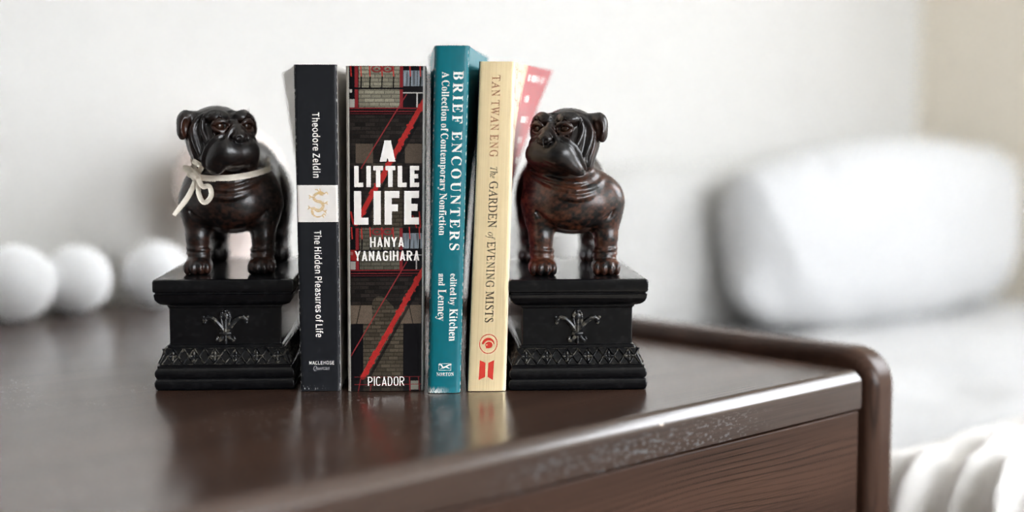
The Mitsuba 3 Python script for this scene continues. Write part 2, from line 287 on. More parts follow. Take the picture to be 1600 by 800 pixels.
# ------------------------------------------------------------------ lettering
GLYPHS = json.loads(r'''{"serif":{" ":[38],"A":[96,[-2,4,4,6,8,10,45,102,49,102,85,17,91,7,93,5,97,4,97,0,50,0,50,4,59,5,62,9,60,17,55,29,23,29,17,16,16,10,19,6,28,4,28,0,-2,0],[25,36,53,36,39,69,38,68]],"B":[97,[3,96,3,100,56,100,72,97,82,90,85,85,87,80,87,74,85,67,77,59,65,54,75,51,83,47,87,43,90,37,92,32,91,21,87,14,83,8,74,3,61,0,4,0,4,4,12,6,15,9,16,13,16,86,14,92,12,94],[40,50,40,9,43,6,49,5,58,7,64,14,66,23,65,37,62,44,55,49,45,51],[40,56,45,55,53,57,58,60,61,65,63,74,62,84,59,91,54,94,44,95,40,92]],"C":[103,[6,43,6,60,10,72,18,85,28,94,37,99,51,102,66,101,86,95,90,97,92,102,96,102,96,68,92,68,85,81,75,91,65,96,55,97,47,94,40,88,35,79,32,66,32,41,32,35,36,21,41,13,46,9,53,6,67,6,80,10,86,15,94,23,98,20,97,18,90,10,83,4,71,-1,62,-2,45,-1,30,4,22,10,14,19,8,31]],"E":[97,[3,0,3,4,10,4,14,7,17,15,16,87,13,94,9,96,4,96,4,100,87,100,87,70,84,70,82,80,79,85,71,91,58,94,45,94,41,92,40,89,40,54,49,54,56,58,61,65,63,75,67,76,67,26,63,26,61,38,57,44,50,48,40,48,40,12,42,8,46,6,58,6,70,9,77,13,82,17,90,31,94,31,88,0]],"F":[89,[3,96,3,100,86,100,86,70,83,70,81,78,77,85,73,89,68,92,59,94,47,94,42,93,40,91,40,54,50,55,55,58,59,64,62,76,66,76,66,26,62,26,60,38,55,45,47,49,40,48,40,17,41,10,45,5,56,4,56,0,3,0,4,4,10,5,14,7,16,14,16,86,13,93]],"I":[57,[3,4,12,6,15,9,16,12,17,87,14,94,9,96,3,96,3,100,54,100,53,96,46,95,42,93,40,88,40,13,43,7,46,5,54,4,54,0,3,0]],"K":[112,[4,4,13,6,16,12,17,85,15,92,11,95,4,96,4,100,53,100,53,96,44,94,40,89,41,52,73,85,76,90,76,93,74,94,64,96,64,100,106,100,106,96,96,94,85,88,60,62,101,11,106,6,114,4,114,0,61,0,61,4,72,5,73,7,72,10,44,46,40,43,40,11,42,7,44,6,53,4,53,0,4,0]],"L":[93,[3,0,3,4,11,5,14,7,16,13,16,87,15,92,12,94,4,96,4,100,55,100,55,96,47,96,44,94,42,92,40,88,40,11,43,7,50,6,61,7,70,9,77,13,82,19,87,27,89,34,93,34,88,0]],"N":[108,[4,96,4,100,35,100,85,38,85,88,84,92,82,94,72,96,72,100,105,100,105,96,96,94,94,92,93,88,92,-2,88,-2,24,75,24,12,25,8,27,6,32,4,36,4,36,0,4,0,4,4,10,4,15,7,17,13,17,85,8,95]],"O":[115,[6,48,7,61,10,70,14,78,19,86,28,93,36,98,45,101,57,102,69,101,78,99,86,94,93,89,100,81,104,73,108,64,109,53,107,35,103,24,98,16,85,5,73,0,63,-2,51,-2,43,-1,31,4,23,10,16,18,11,27,7,38],[32,61,32,36,35,23,40,13,45,7,52,3,60,3,68,5,73,9,79,18,81,27,83,43,83,57,82,70,79,78,76,86,70,92,63,96,54,97,46,94,41,89,37,83,34,74]],"R":[104,[3,0,3,4,11,5,14,7,16,13,16,87,13,93,9,95,4,96,4,100,60,99,76,96,84,91,88,86,91,80,91,69,90,65,84,56,76,51,70,49,69,48,97,8,99,5,105,4,105,0,74,0,44,46,40,46,40,12,41,9,44,6,53,4,53,0],[40,86,40,52,50,51,58,54,64,60,66,68,66,79,64,87,57,93,47,94,41,92]],"S":[85,[10,35,14,34,17,24,20,16,24,11,29,7,37,4,46,3,54,6,58,9,61,17,61,22,59,27,53,33,28,46,17,54,13,61,11,66,11,80,13,85,18,93,23,97,30,101,39,102,46,102,67,97,69,99,70,102,74,102,74,70,71,70,66,81,62,88,54,94,48,97,40,97,33,95,28,91,26,84,27,79,32,71,63,56,68,53,75,45,78,36,79,26,76,17,73,10,64,3,52,-1,35,-2,17,3,14,1,14,-2,10,-2]],"T":[93,[2,100,90,100,90,69,86,69,83,81,76,90,67,94,58,94,58,14,59,9,61,6,65,4,72,4,72,0,20,0,20,4,30,6,32,8,34,13,34,94,23,94,15,89,8,80,6,69,3,69]],"U":[108,[3,96,3,100,53,100,53,96,43,94,41,92,40,88,40,25,42,16,44,12,48,8,55,5,63,5,71,7,80,13,83,19,86,28,86,87,84,91,82,94,72,96,72,100,104,100,104,96,96,93,93,89,93,37,92,25,87,12,80,4,73,0,64,-2,46,-3,32,1,23,8,19,16,16,27,16,88,12,94]],"a":[75,[4,11,6,21,11,28,22,35,43,42,43,59,40,63,34,65,27,64,23,62,23,59,27,53,27,49,24,44,20,42,14,42,11,43,8,47,7,55,9,59,13,63,22,68,37,70,53,67,60,61,64,51,64,9,67,8,70,9,72,6,68,2,62,-1,53,-2,48,0,45,3,43,7,36,2,29,-1,17,-2,12,0,8,3,6,7],[26,17,28,10,32,7,38,9,43,13,43,37,38,36,30,30,27,26]],"b":[79,[2,96,2,100,30,100,30,62,39,68,47,70,53,69,62,65,70,57,75,43,74,25,71,16,67,10,57,1,48,-2,39,-2,32,0,23,6,12,-3,10,-3,10,86,8,94],[30,14,32,6,36,4,39,3,47,5,50,8,52,14,54,28,53,49,50,57,43,61,39,61,35,60,31,54]],"c":[64,[4,38,6,46,10,54,14,60,21,65,29,69,35,70,42,70,50,68,56,64,60,60,61,51,59,48,54,45,49,45,46,46,43,52,43,60,42,63,38,65,32,64,28,60,25,52,25,35,26,27,31,15,39,9,49,9,56,13,59,16,62,13,55,5,45,-1,31,-2,24,0,14,7,7,16,4,27]],"d":[81,[4,26,4,39,6,48,11,58,17,65,26,69,33,70,40,68,49,63,49,91,46,94,39,96,39,100,70,100,70,13,71,10,73,7,77,6,77,2,65,1,49,-2,48,7,43,1,37,-1,28,-2,23,-1,16,3,10,10,6,18],[26,27,28,15,31,9,35,6,39,6,43,8,46,11,49,17,49,53,47,57,45,59,40,61,36,61,32,59,29,57,26,44]],"e":[66,[4,28,4,40,7,50,13,60,21,67,30,69,42,69,51,65,57,58,61,49,62,36,26,36,26,28,28,20,31,14,36,11,45,9,53,12,59,19,62,16,57,8,48,1,40,-2,31,-2,19,1,13,7,10,12,6,19],[27,57,26,42,44,42,44,55,41,63,36,65,31,63]],"f":[47,[3,0,3,4,9,5,11,10,11,60,4,61,4,68,11,68,13,86,16,93,20,97,27,100,35,102,44,101,49,100,55,95,57,91,57,84,54,79,46,78,42,81,40,84,40,87,43,94,42,97,35,96,33,93,32,89,32,68,44,68,44,61,32,60,32,11,34,6,37,4,43,4,44,0]],"h":[83,[4,4,9,5,11,9,11,90,9,95,4,96,4,100,32,100,32,60,40,66,46,69,52,70,60,69,64,67,70,61,72,50,72,9,75,5,79,4,79,0,44,0,44,3,49,5,51,10,51,51,50,58,45,60,39,58,32,51,32,10,35,5,39,4,39,0,4,0]],"i":[43,[4,4,9,5,11,9,11,59,9,63,4,64,4,68,32,68,32,11,34,6,36,4,39,4,39,0,4,0],[11,88,11,94,13,97,20,101,24,101,29,100,32,96,33,92,32,84,28,81,25,79,19,79,16,81,13,84]],"l":[44,[4,4,9,5,11,9,11,90,9,95,4,96,4,100,32,100,32,11,34,6,36,4,39,4,39,0,4,0]],"m":[121,[4,4,9,5,11,9,11,58,9,63,4,64,4,68,32,68,32,59,40,67,51,70,57,69,63,67,68,63,70,58,78,65,87,69,99,69,104,66,107,62,110,50,110,10,113,5,117,4,117,0,83,0,83,4,87,5,90,10,90,51,88,58,83,60,77,58,71,52,71,10,72,7,74,5,78,4,78,0,44,0,44,4,48,5,51,10,51,51,49,57,47,59,44,60,37,57,32,51,32,10,34,6,39,3,39,0,4,0]],"n":[83,[4,4,9,5,11,9,11,58,9,63,4,64,4,68,32,68,33,59,39,66,49,69,60,69,64,67,68,64,71,57,72,50,72,9,75,5,79,4,79,0,44,0,44,3,49,5,51,10,51,51,50,58,45,60,39,58,32,51,32,10,35,5,39,4,39,0,4,0]],"o":[74,[4,31,5,43,10,56,17,64,24,67,29,69,42,69,55,65,63,56,68,44,69,37,69,27,65,14,62,9,56,3,50,0,43,-2,29,-1,20,2,16,5,10,11,7,18],[26,22,28,9,31,4,35,3,39,3,44,6,47,11,48,19,48,47,45,60,42,64,39,65,31,64,28,58,26,46]],"p":[81,[4,-30,4,-27,8,-26,11,-21,11,58,9,63,4,64,4,68,31,68,32,59,36,65,44,69,53,70,62,67,71,57,76,44,76,26,74,18,71,11,64,2,58,-1,53,-2,42,-1,32,6,33,-21,36,-26,43,-27,43,-31],[32,15,37,8,41,6,45,6,50,9,54,16,55,26,55,46,51,57,46,61,43,61,39,60,35,56,32,52]],"r":[63,[4,0,4,4,9,5,11,9,11,59,9,63,4,64,4,68,32,68,32,57,39,64,46,69,52,70,59,68,62,65,63,61,63,54,60,50,55,49,50,49,44,56,41,57,36,54,33,47,33,10,35,5,43,4,43,0]],"t":[50,[4,66,18,79,28,93,32,93,32,68,46,68,46,61,32,61,32,13,34,9,38,9,43,12,45,16,49,15,44,6,35,-1,28,-2,21,-1,16,1,12,6,11,11,11,61,4,61]],"y":[66,[-1,-21,-1,-14,3,-10,5,-9,11,-9,15,-12,17,-21,18,-22,21,-21,26,-15,31,-3,30,0,7,58,3,64,-1,64,-1,68,35,68,35,64,29,63,28,58,41,27,51,53,52,60,51,63,44,64,44,68,65,68,65,64,61,62,58,57,35,-7,27,-24,19,-30,11,-31,3,-28,0,-25]]},"italic":{" ":[38],"A":[100,[-18,0,-18,3,-14,3,-8,5,-1,11,75,101,77,102,79,102,76,10,79,5,83,3,88,3,88,0,48,0,48,3,56,4,60,9,61,14,62,34,28,34,26,33,13,18,7,9,7,5,9,4,17,3,16,0],[31,40,62,40,64,78,62,76]],"D":[109,[-8,0,-7,3,-1,3,3,5,8,11,27,81,28,92,24,96,17,97,18,100,60,100,70,99,84,94,95,84,100,76,102,69,103,50,100,41,97,33,90,23,83,16,69,7,51,1,42,0],[22,11,25,7,30,5,40,5,51,7,61,11,66,14,76,26,81,35,84,44,86,54,86,65,85,74,82,81,79,85,72,91,65,94,53,95,48,95,44,91]],"E":[97,[-7,0,-6,3,-1,3,3,5,8,11,27,81,28,92,24,96,18,97,18,100,95,100,91,78,88,78,87,86,85,90,80,94,73,95,50,95,44,92,35,56,52,56,57,57,62,59,66,63,69,70,72,70,71,68,62,35,59,35,59,45,56,49,51,51,33,51,23,13,23,8,27,5,48,5,56,6,64,8,70,12,77,19,83,27,86,27,75,0]],"G":[116,[6,35,7,50,13,66,22,80,38,93,49,99,62,102,80,101,99,95,104,96,108,101,110,101,104,70,101,70,100,79,96,86,89,93,77,97,62,96,48,90,38,80,29,65,24,51,23,40,23,30,25,21,28,15,37,7,44,4,53,2,66,4,72,8,76,13,82,35,82,41,79,45,70,46,70,49,111,49,111,46,103,45,99,41,89,7,73,0,58,-2,44,-2,31,1,19,8,13,15,8,24]],"I":[53,[-6,0,-6,3,0,3,4,5,8,11,27,81,29,92,25,96,18,97,19,100,59,100,58,97,52,96,48,95,45,90,25,17,24,13,25,6,28,4,34,3,34,0]],"M":[127,[-8,0,-7,3,2,4,7,10,27,82,29,90,28,93,25,96,18,97,19,100,46,100,56,24,106,100,134,100,133,97,128,97,123,94,119,89,101,21,99,8,102,4,109,3,109,0,69,0,70,3,79,5,84,12,102,82,47,0,45,1,35,79,33,82,14,14,14,8,16,6,19,4,25,3,25,0]],"N":[108,[-7,0,-6,3,0,4,4,5,8,11,28,84,29,89,27,92,24,96,18,97,18,100,40,99,76,24,93,89,93,93,92,95,82,97,82,100,115,100,114,97,108,96,104,94,100,88,75,-2,72,-2,33,79,14,10,16,5,26,3,26,0]],"Q":[111,[4,-25,30,-1,21,3,14,8,7,19,5,27,5,40,7,51,10,60,17,72,32,88,42,95,53,100,65,102,74,102,83,100,92,95,98,90,101,84,104,77,105,70,104,52,101,42,96,32,86,20,70,7,55,0,37,-2,28,-9,45,-11,67,-17,77,-18,86,-14,96,-6,99,-7,98,-9,84,-22,78,-25,70,-27,53,-27,24,-20,15,-22,7,-27],[21,24,23,16,26,10,32,5,39,3,47,3,55,5,62,9,70,17,77,28,82,37,87,50,89,61,89,75,88,82,85,89,80,94,70,97,60,96,50,92,40,82,31,70,25,53,21,39]],"R":[97,[-7,0,-6,3,-1,3,3,5,8,11,27,81,28,87,28,93,24,96,18,97,18,100,69,100,79,97,87,91,90,86,91,81,91,73,88,67,83,60,78,57,62,50,79,11,84,5,91,3,90,0,68,0,48,49,37,49,33,49,23,11,23,7,25,4,29,3,35,3,34,0],[34,55,38,54,52,54,61,57,66,60,71,66,74,74,74,83,71,90,65,93,59,95,53,95,47,94,43,88]],"S":[79,[1,-2,5,31,8,31,9,22,12,13,17,7,24,3,32,2,39,4,46,10,50,16,51,25,47,34,26,57,21,66,19,75,19,81,21,86,24,92,31,98,42,102,55,102,69,98,73,102,75,102,71,72,69,72,68,83,65,90,60,94,57,96,47,97,43,96,37,93,34,86,34,77,37,71,43,63,57,48,63,39,65,31,65,23,63,16,60,11,52,3,41,-1,27,-2,10,3,6,2,3,-2]],"T":[90,[10,76,16,100,99,100,94,75,92,75,91,86,88,92,80,95,67,95,64,92,43,11,43,7,45,4,57,3,56,0,11,0,11,3,18,3,23,5,28,13,49,91,49,93,48,95,35,95,26,92,18,87,13,76]],"V":[94,[8,97,9,100,49,100,48,97,43,97,39,96,35,90,33,22,88,88,90,92,89,94,87,96,80,97,80,100,111,100,110,97,103,95,94,86,21,-2,17,-2,17,6,21,90,18,95,14,97]],"W":[127,[9,97,9,100,49,100,49,97,43,97,39,95,36,90,33,26,69,76,69,92,64,96,57,97,58,100,96,100,95,97,90,97,87,95,84,90,82,27,121,87,122,94,119,96,112,97,113,100,143,100,143,97,139,97,136,95,128,86,69,-2,66,-2,68,65,21,-1,18,-2,21,88,18,95,14,97]],"c":[64,[0,28,2,36,7,47,11,52,21,61,30,66,38,68,49,68,54,65,56,62,57,59,57,54,55,51,52,49,47,49,44,52,44,57,47,62,47,63,40,64,32,61,27,58,21,51,14,35,13,26,13,16,16,10,20,6,23,5,31,5,41,11,49,18,51,16,44,8,38,3,32,0,24,-2,16,-1,9,2,4,6,1,13]],"e":[62,[-1,26,2,36,6,45,11,52,20,60,28,65,38,68,48,68,54,64,56,58,55,52,53,48,48,43,35,35,13,30,13,15,16,9,19,7,24,5,31,6,41,11,47,17,49,16,48,13,38,4,32,1,23,-1,14,-1,8,1,4,5,1,9,-1,16],[14,35,20,35,28,38,34,41,40,46,44,55,44,61,42,63,35,64,26,58,19,47]],"f":[43,[-19,-27,-19,-21,-16,-19,-12,-19,-10,-21,-10,-28,-9,-29,-6,-28,-1,-22,2,-11,15,60,15,61,1,61,3,65,16,66,21,85,27,94,34,101,44,105,49,105,54,103,57,101,59,96,59,92,57,89,51,88,48,89,47,92,48,99,45,101,39,99,34,91,29,66,45,65,45,61,28,61,27,60,16,5,12,-8,6,-21,-1,-30,-6,-32,-15,-32,-18,-30]],"h":[87,[5,0,25,95,25,99,23,102,20,103,14,104,15,109,42,110,31,59,32,59,38,68,43,73,51,77,62,79,66,78,71,75,74,68,74,60,67,24,66,13,67,10,69,8,74,8,81,11,83,6,75,1,68,-1,59,0,54,4,52,10,53,21,61,62,60,65,58,68,51,69,45,66,39,61,29,45,19,0]],"o":[75,[-1,27,3,38,9,49,19,59,30,65,39,68,52,67,60,63,66,55,68,47,67,39,62,24,51,10,38,1,25,-2,16,-1,9,1,4,6,1,11,-1,17],[12,16,13,10,15,6,22,3,27,3,33,5,41,12,49,26,54,41,55,53,53,59,50,62,44,64,37,64,32,61,26,55,21,47,16,37,13,26]],"r":[48,[-3,0,12,53,11,59,8,61,3,61,3,64,23,68,27,68,21,42,29,55,38,65,43,68,48,67,51,63,51,58,49,55,47,52,42,52,39,53,36,57,24,41,14,20,9,0]],"s":[53,[-5,-1,-2,23,1,22,2,15,4,8,11,3,17,2,21,3,25,7,27,11,27,16,25,22,12,40,9,46,9,55,12,62,16,65,23,68,31,68,40,65,44,66,45,68,47,68,44,46,42,46,41,52,39,58,33,64,25,64,21,61,20,57,21,50,34,32,38,25,38,14,34,6,28,1,19,-2,11,-1,1,1,-2,-1]],"u":[78,[1,7,2,18,12,54,11,60,7,62,3,62,4,65,23,68,27,68,13,13,13,8,18,7,26,11,33,18,40,28,49,45,56,66,68,66,55,20,53,9,55,7,58,7,63,12,68,18,70,16,60,3,54,-1,49,-2,45,-1,42,0,40,5,41,10,46,30,32,11,19,1,14,-1,6,-1,3,1]]},"sans":{" ":[31],"A":[83,[1,0,34,100,48,100,82,0,69,0,59,31,23,31,13,0],[26,41,56,41,41,89,40,88]],"C":[87,[8,46,9,65,13,76,20,88,30,96,43,101,58,101,71,97,80,90,73,81,65,87,56,90,46,90,37,86,29,80,25,72,22,64,21,53,22,40,24,30,29,21,34,15,43,11,51,9,56,10,67,13,75,20,82,12,73,4,65,0,55,-2,41,-1,29,4,19,13,15,19,10,31]],"E":[81,[14,100,71,100,71,89,26,89,26,58,64,58,64,47,26,47,26,11,73,11,73,0,14,0]],"H":[99,[14,100,26,100,26,58,73,58,73,100,86,100,86,0,73,0,73,47,26,47,26,0,14,0]],"L":[74,[14,100,26,100,26,11,70,11,70,0,14,0]],"M":[111,[14,100,29,100,56,26,82,100,97,100,97,0,85,0,85,63,87,83,86,83,60,11,59,10,51,10,24,84,25,58,25,0,14,0]],"O":[101,[8,46,9,66,12,74,16,83,25,94,31,97,39,100,47,102,58,101,67,99,74,95,84,85,89,76,91,68,94,48,92,35,89,25,85,17,78,9,71,3,62,0,55,-2,42,-1,34,1,24,8,18,15,13,24,10,33],[21,47,22,36,25,27,29,20,34,15,39,12,46,10,55,10,60,11,66,14,72,20,78,34,80,44,80,57,76,74,72,81,67,85,62,88,51,91,40,89,31,82,25,73,22,60]],"P":[86,[14,100,47,100,61,98,69,94,74,89,78,83,80,76,80,69,78,59,74,51,69,47,62,43,51,40,26,40,26,0,14,0],[26,51,49,51,56,52,62,56,66,62,67,69,67,75,64,83,60,86,52,89,26,90]],"S":[81,[6,13,14,22,23,15,30,11,37,10,50,10,54,12,59,16,62,20,63,25,62,30,60,35,53,40,31,49,19,57,16,61,12,67,11,78,13,85,17,91,24,97,33,101,39,102,51,101,60,98,69,93,72,89,66,82,58,87,52,89,43,91,38,90,32,89,27,85,25,81,24,76,26,69,30,65,38,60,61,51,71,43,74,37,75,30,75,21,71,11,65,5,57,1,48,-1,38,-2,29,0,20,3,13,7]],"T":[82,[4,89,4,100,77,100,77,89,47,89,47,0,34,0,34,89]],"Z":[82,[7,8,59,89,12,89,12,100,75,100,75,91,23,11,76,11,76,0,7,0]],"a":[77,[8,15,8,23,10,28,12,32,17,37,30,43,54,47,52,57,50,61,45,64,39,66,32,65,25,63,16,58,11,67,24,73,37,76,46,76,57,71,63,63,66,54,66,0,56,0,54,9,45,2,37,-1,32,-2,23,-1,17,1,13,5,10,10],[20,18,22,13,24,11,30,9,38,9,46,12,54,18,54,38,40,37,27,32,22,26,20,22]],"d":[85,[7,33,8,46,11,56,16,65,24,72,32,75,43,76,51,74,60,68,59,109,72,109,72,0,62,0,60,9,52,2,43,-1,32,-1,23,2,16,7,12,14,9,23],[20,32,23,21,26,15,30,12,36,9,43,9,53,13,59,19,59,58,53,62,46,65,39,66,32,63,26,58,23,51,20,41]],"e":[76,[7,32,8,45,12,58,20,69,28,74,37,76,46,76,53,74,58,71,63,66,67,59,70,48,69,34,19,34,20,27,24,19,27,15,34,10,42,8,49,9,55,10,63,14,67,6,59,1,49,-1,39,-2,32,0,25,3,17,8,12,16,9,24],[19,43,59,43,59,46,57,55,54,61,47,65,39,66,31,63,25,59,21,52]],"f":[44,[4,64,4,73,15,74,15,93,17,100,19,103,25,108,32,110,40,110,48,108,46,98,40,100,33,100,29,96,27,91,27,74,43,74,43,64,27,63,27,0,15,0,15,63]],"h":[83,[13,0,13,109,25,109,25,65,32,71,39,74,46,76,52,76,58,75,63,72,69,65,72,53,72,0,59,0,59,54,55,62,52,64,47,65,41,65,36,63,25,54,25,0]],"i":[38,[11,97,12,103,17,106,24,105,27,100,27,97,26,93,21,89,17,89,14,91,12,93],[13,74,25,74,25,0,13,0]],"l":[39,[13,109,25,109,25,12,27,9,31,9,33,1,33,-1,29,-2,23,-2,18,0,14,5,13,11]],"n":[83,[13,74,23,74,24,64,34,72,39,74,46,76,58,75,63,72,67,69,70,63,72,53,72,0,59,0,59,54,55,62,52,64,47,65,41,65,36,63,25,54,25,0,13,0]],"o":[83,[7,32,8,47,13,60,20,69,31,75,38,76,45,76,52,75,58,72,68,63,73,53,75,43,76,36,75,28,73,20,68,11,63,6,52,0,45,-2,35,-1,28,1,22,4,17,9,12,16,9,24],[20,36,21,26,26,16,30,12,35,10,41,9,46,9,54,13,60,22,63,32,63,42,61,49,57,58,51,63,44,66,37,65,31,62,24,55,21,46]],"r":[53,[13,74,23,74,24,61,31,70,39,75,48,76,53,74,51,64,42,65,36,62,30,56,25,48,25,0,13,0]],"s":[64,[4,9,11,17,17,12,23,9,32,8,38,9,41,10,45,13,47,19,46,24,42,28,20,38,14,42,11,45,9,51,9,58,12,67,16,71,22,74,30,76,44,75,56,69,56,67,51,60,41,66,33,67,25,64,22,61,20,58,21,53,24,49,49,37,56,30,59,24,59,17,57,12,54,6,48,2,44,0,35,-2,28,-2,17,1,9,5]],"u":[83,[12,74,24,74,24,27,25,19,28,13,31,10,41,9,50,13,58,22,58,74,70,74,70,0,60,0,59,11,48,2,37,-2,31,-2,24,0,16,6,13,15,12,21]]}}''')


def glyph_shape(font, ch):
    adv, *rings = GLYPHS[font][ch]
    s = sg.Polygon()
    for r in rings:
        s = s.symmetric_difference(sg.Polygon(np.array(r, float).reshape(-1, 2)).buffer(0))
    return s, adv


# narrow block capitals drawn with a pen of even width: strokes on a 0..100 high letter
def _bowl(x0, x1, y0, y1, n=14):
    return [(x0, y1)] + [(x1 - (x1 - x0) * .55 + (x1 - x0) * .55 * math.sin(a), (y0 + y1) / 2 + (y1 - y0) / 2 * math.cos(a)) for a in np.linspace(0, math.pi, n)] + [(x0, y0)]


def block_shape(ch, w):
    h, b = w / 2, 46                        # half pen, letter width
    L, Rr, t, lo = h, b - h, 100 - h, h
    o = [(b / 2 + (b / 2 - h) * math.copysign(abs(math.sin(a)) ** .6, math.sin(a)), 50 + (50 - h) * math.copysign(abs(math.cos(a)) ** .75, math.cos(a))) for a in np.linspace(0, 2 * math.pi, 41)]
    S = {
        'I': [[(h, 0), (h, 100)]], 'L': [[(L, 100), (L, lo), (b - 4, lo)]], 'T': [[(0, t), (b, t)], [(b / 2, 0), (b / 2, t)]],
        'E': [[(b - 3, t), (L, t), (L, lo), (b - 3, lo)], [(L, 51), (b - 7, 51)]], 'F': [[(b - 3, t), (L, t), (L, 0)], [(L, 50), (b - 7, 50)]],
        'H': [[(L, 0), (L, 100)], [(Rr, 0), (Rr, 100)], [(L, 51), (Rr, 51)]], 'N': [[(L, 0), (L, 100)], [(Rr, 0), (Rr, 100)], [(L, 96), (Rr, 4)]],
        'Y': [[(L - 2, 103), (b / 2, 48)], [(Rr + 2, 103), (b / 2, 48)], [(b / 2, 0), (b / 2, 52)]],
        'A': [[(L - 1, -4), (b / 2 + 1, 100)], [(b - L + 1, -4), (b / 2 - 1, 100)], [(10, 24), (b - 10, 24)]],
        'R': [[(L, 0), (L, 100)], _bowl(L, Rr, 47, t), [(b / 2 - 4, 47), (Rr + 1, -4)]], 'P': [[(L, 0), (L, 100)], _bowl(L, Rr, 42, t)],
        'D': [[(L, 0), (L, 100)], _bowl(L, Rr, lo, t)], 'O': [o], 'C': [o[14:41] + o[1:6]], 'G': [o[14:41] + o[1:6], [(b * .55, 47), (Rr, 47), (Rr, 20)]],
    }[ch]
    s = union_all([sg.LineString(q).buffer(h, cap_style='flat', join_style='mitre') for q in S]).intersection(sg.box(-5, 0, b + 5, 100))
    return s, (w if ch == 'I' else b)


def line_shape(text, font, track=0.0, pen=20, bold=0.0):
    """One line of lettering, capitals 100 high, from x = 0; track = extra space after each letter."""
    x, out = 0.0, []
    for ch in text:
        if ch == ' ':
            x += 26 if font != 'block' else 22
            x += track
            continue
        if font == 'block':
            s, adv = block_shape(ch, pen)
            adv += 11
        else:
            s, adv = glyph_shape('italic' if font in ('roman', 'italic') else font, ch)
            if font == 'roman':               # light upright capitals
                s = affinity.affine_transform(s, [1, -math.tan(math.radians(15.5)), 0, 1, 0, 0]).buffer(1.2)
        if bold:
            s = s.buffer(bold)
        out.append(affinity.translate(s, x, 0))
        x += adv + track
    return union_all(out)


def fit(s, length, height=100.0):
    """Scale the line to the given length, and capitals to the given height."""
    x0, _, x1, _ = s.bounds
    return affinity.affine_transform(s, [length / (x1 - x0), 0, 0, height / 100, -x0 * length / (x1 - x0), 0])


def flat_mesh(shape, seg=None):
    """Thin plate of the shape: (n, 2) plan coordinates, layer 0 = back, 1 = face."""
    if seg:
        shape = shape.segmentize(seg)
    ms = [trimesh.creation.extrude_polygon(q, 1.0, engine='earcut') for q in getattr(shape, 'geoms', [shape]) if q.geom_type == 'Polygon' and q.area > 1e-4]
    return join(ms)


# ------------------------------------------------------------------ books
BOOK_YAW = math.radians(3.0)
scene['m_pages'] = principled(mikit.proc(lambda p, n, uv: mikit.mix((0.52, 0.45, 0.35), (0.70, 0.63, 0.52), mikit.noise((p.x - p.y) * 2600, 0.5, p.z * 2))), 0.9, 0.1)
for nm, col, ro in (('white_ink', (0.80, 0.77, 0.73), .55), ('grey_ink', (0.30, 0.30, 0.31), .55), ('gold_ink', (0.60, 0.42, 0.20), .5), ('brown_ink', (0.27, 0.11, 0.05), .5),
                    ('dark_ink', (0.035, 0.022, 0.013), .5), ('red_ink', (0.55, 0.035, 0.02), .5), ('label', (0.74, 0.70, 0.66), .55)):
    scene['m_' + nm] = principled(col, ro, 0.4)


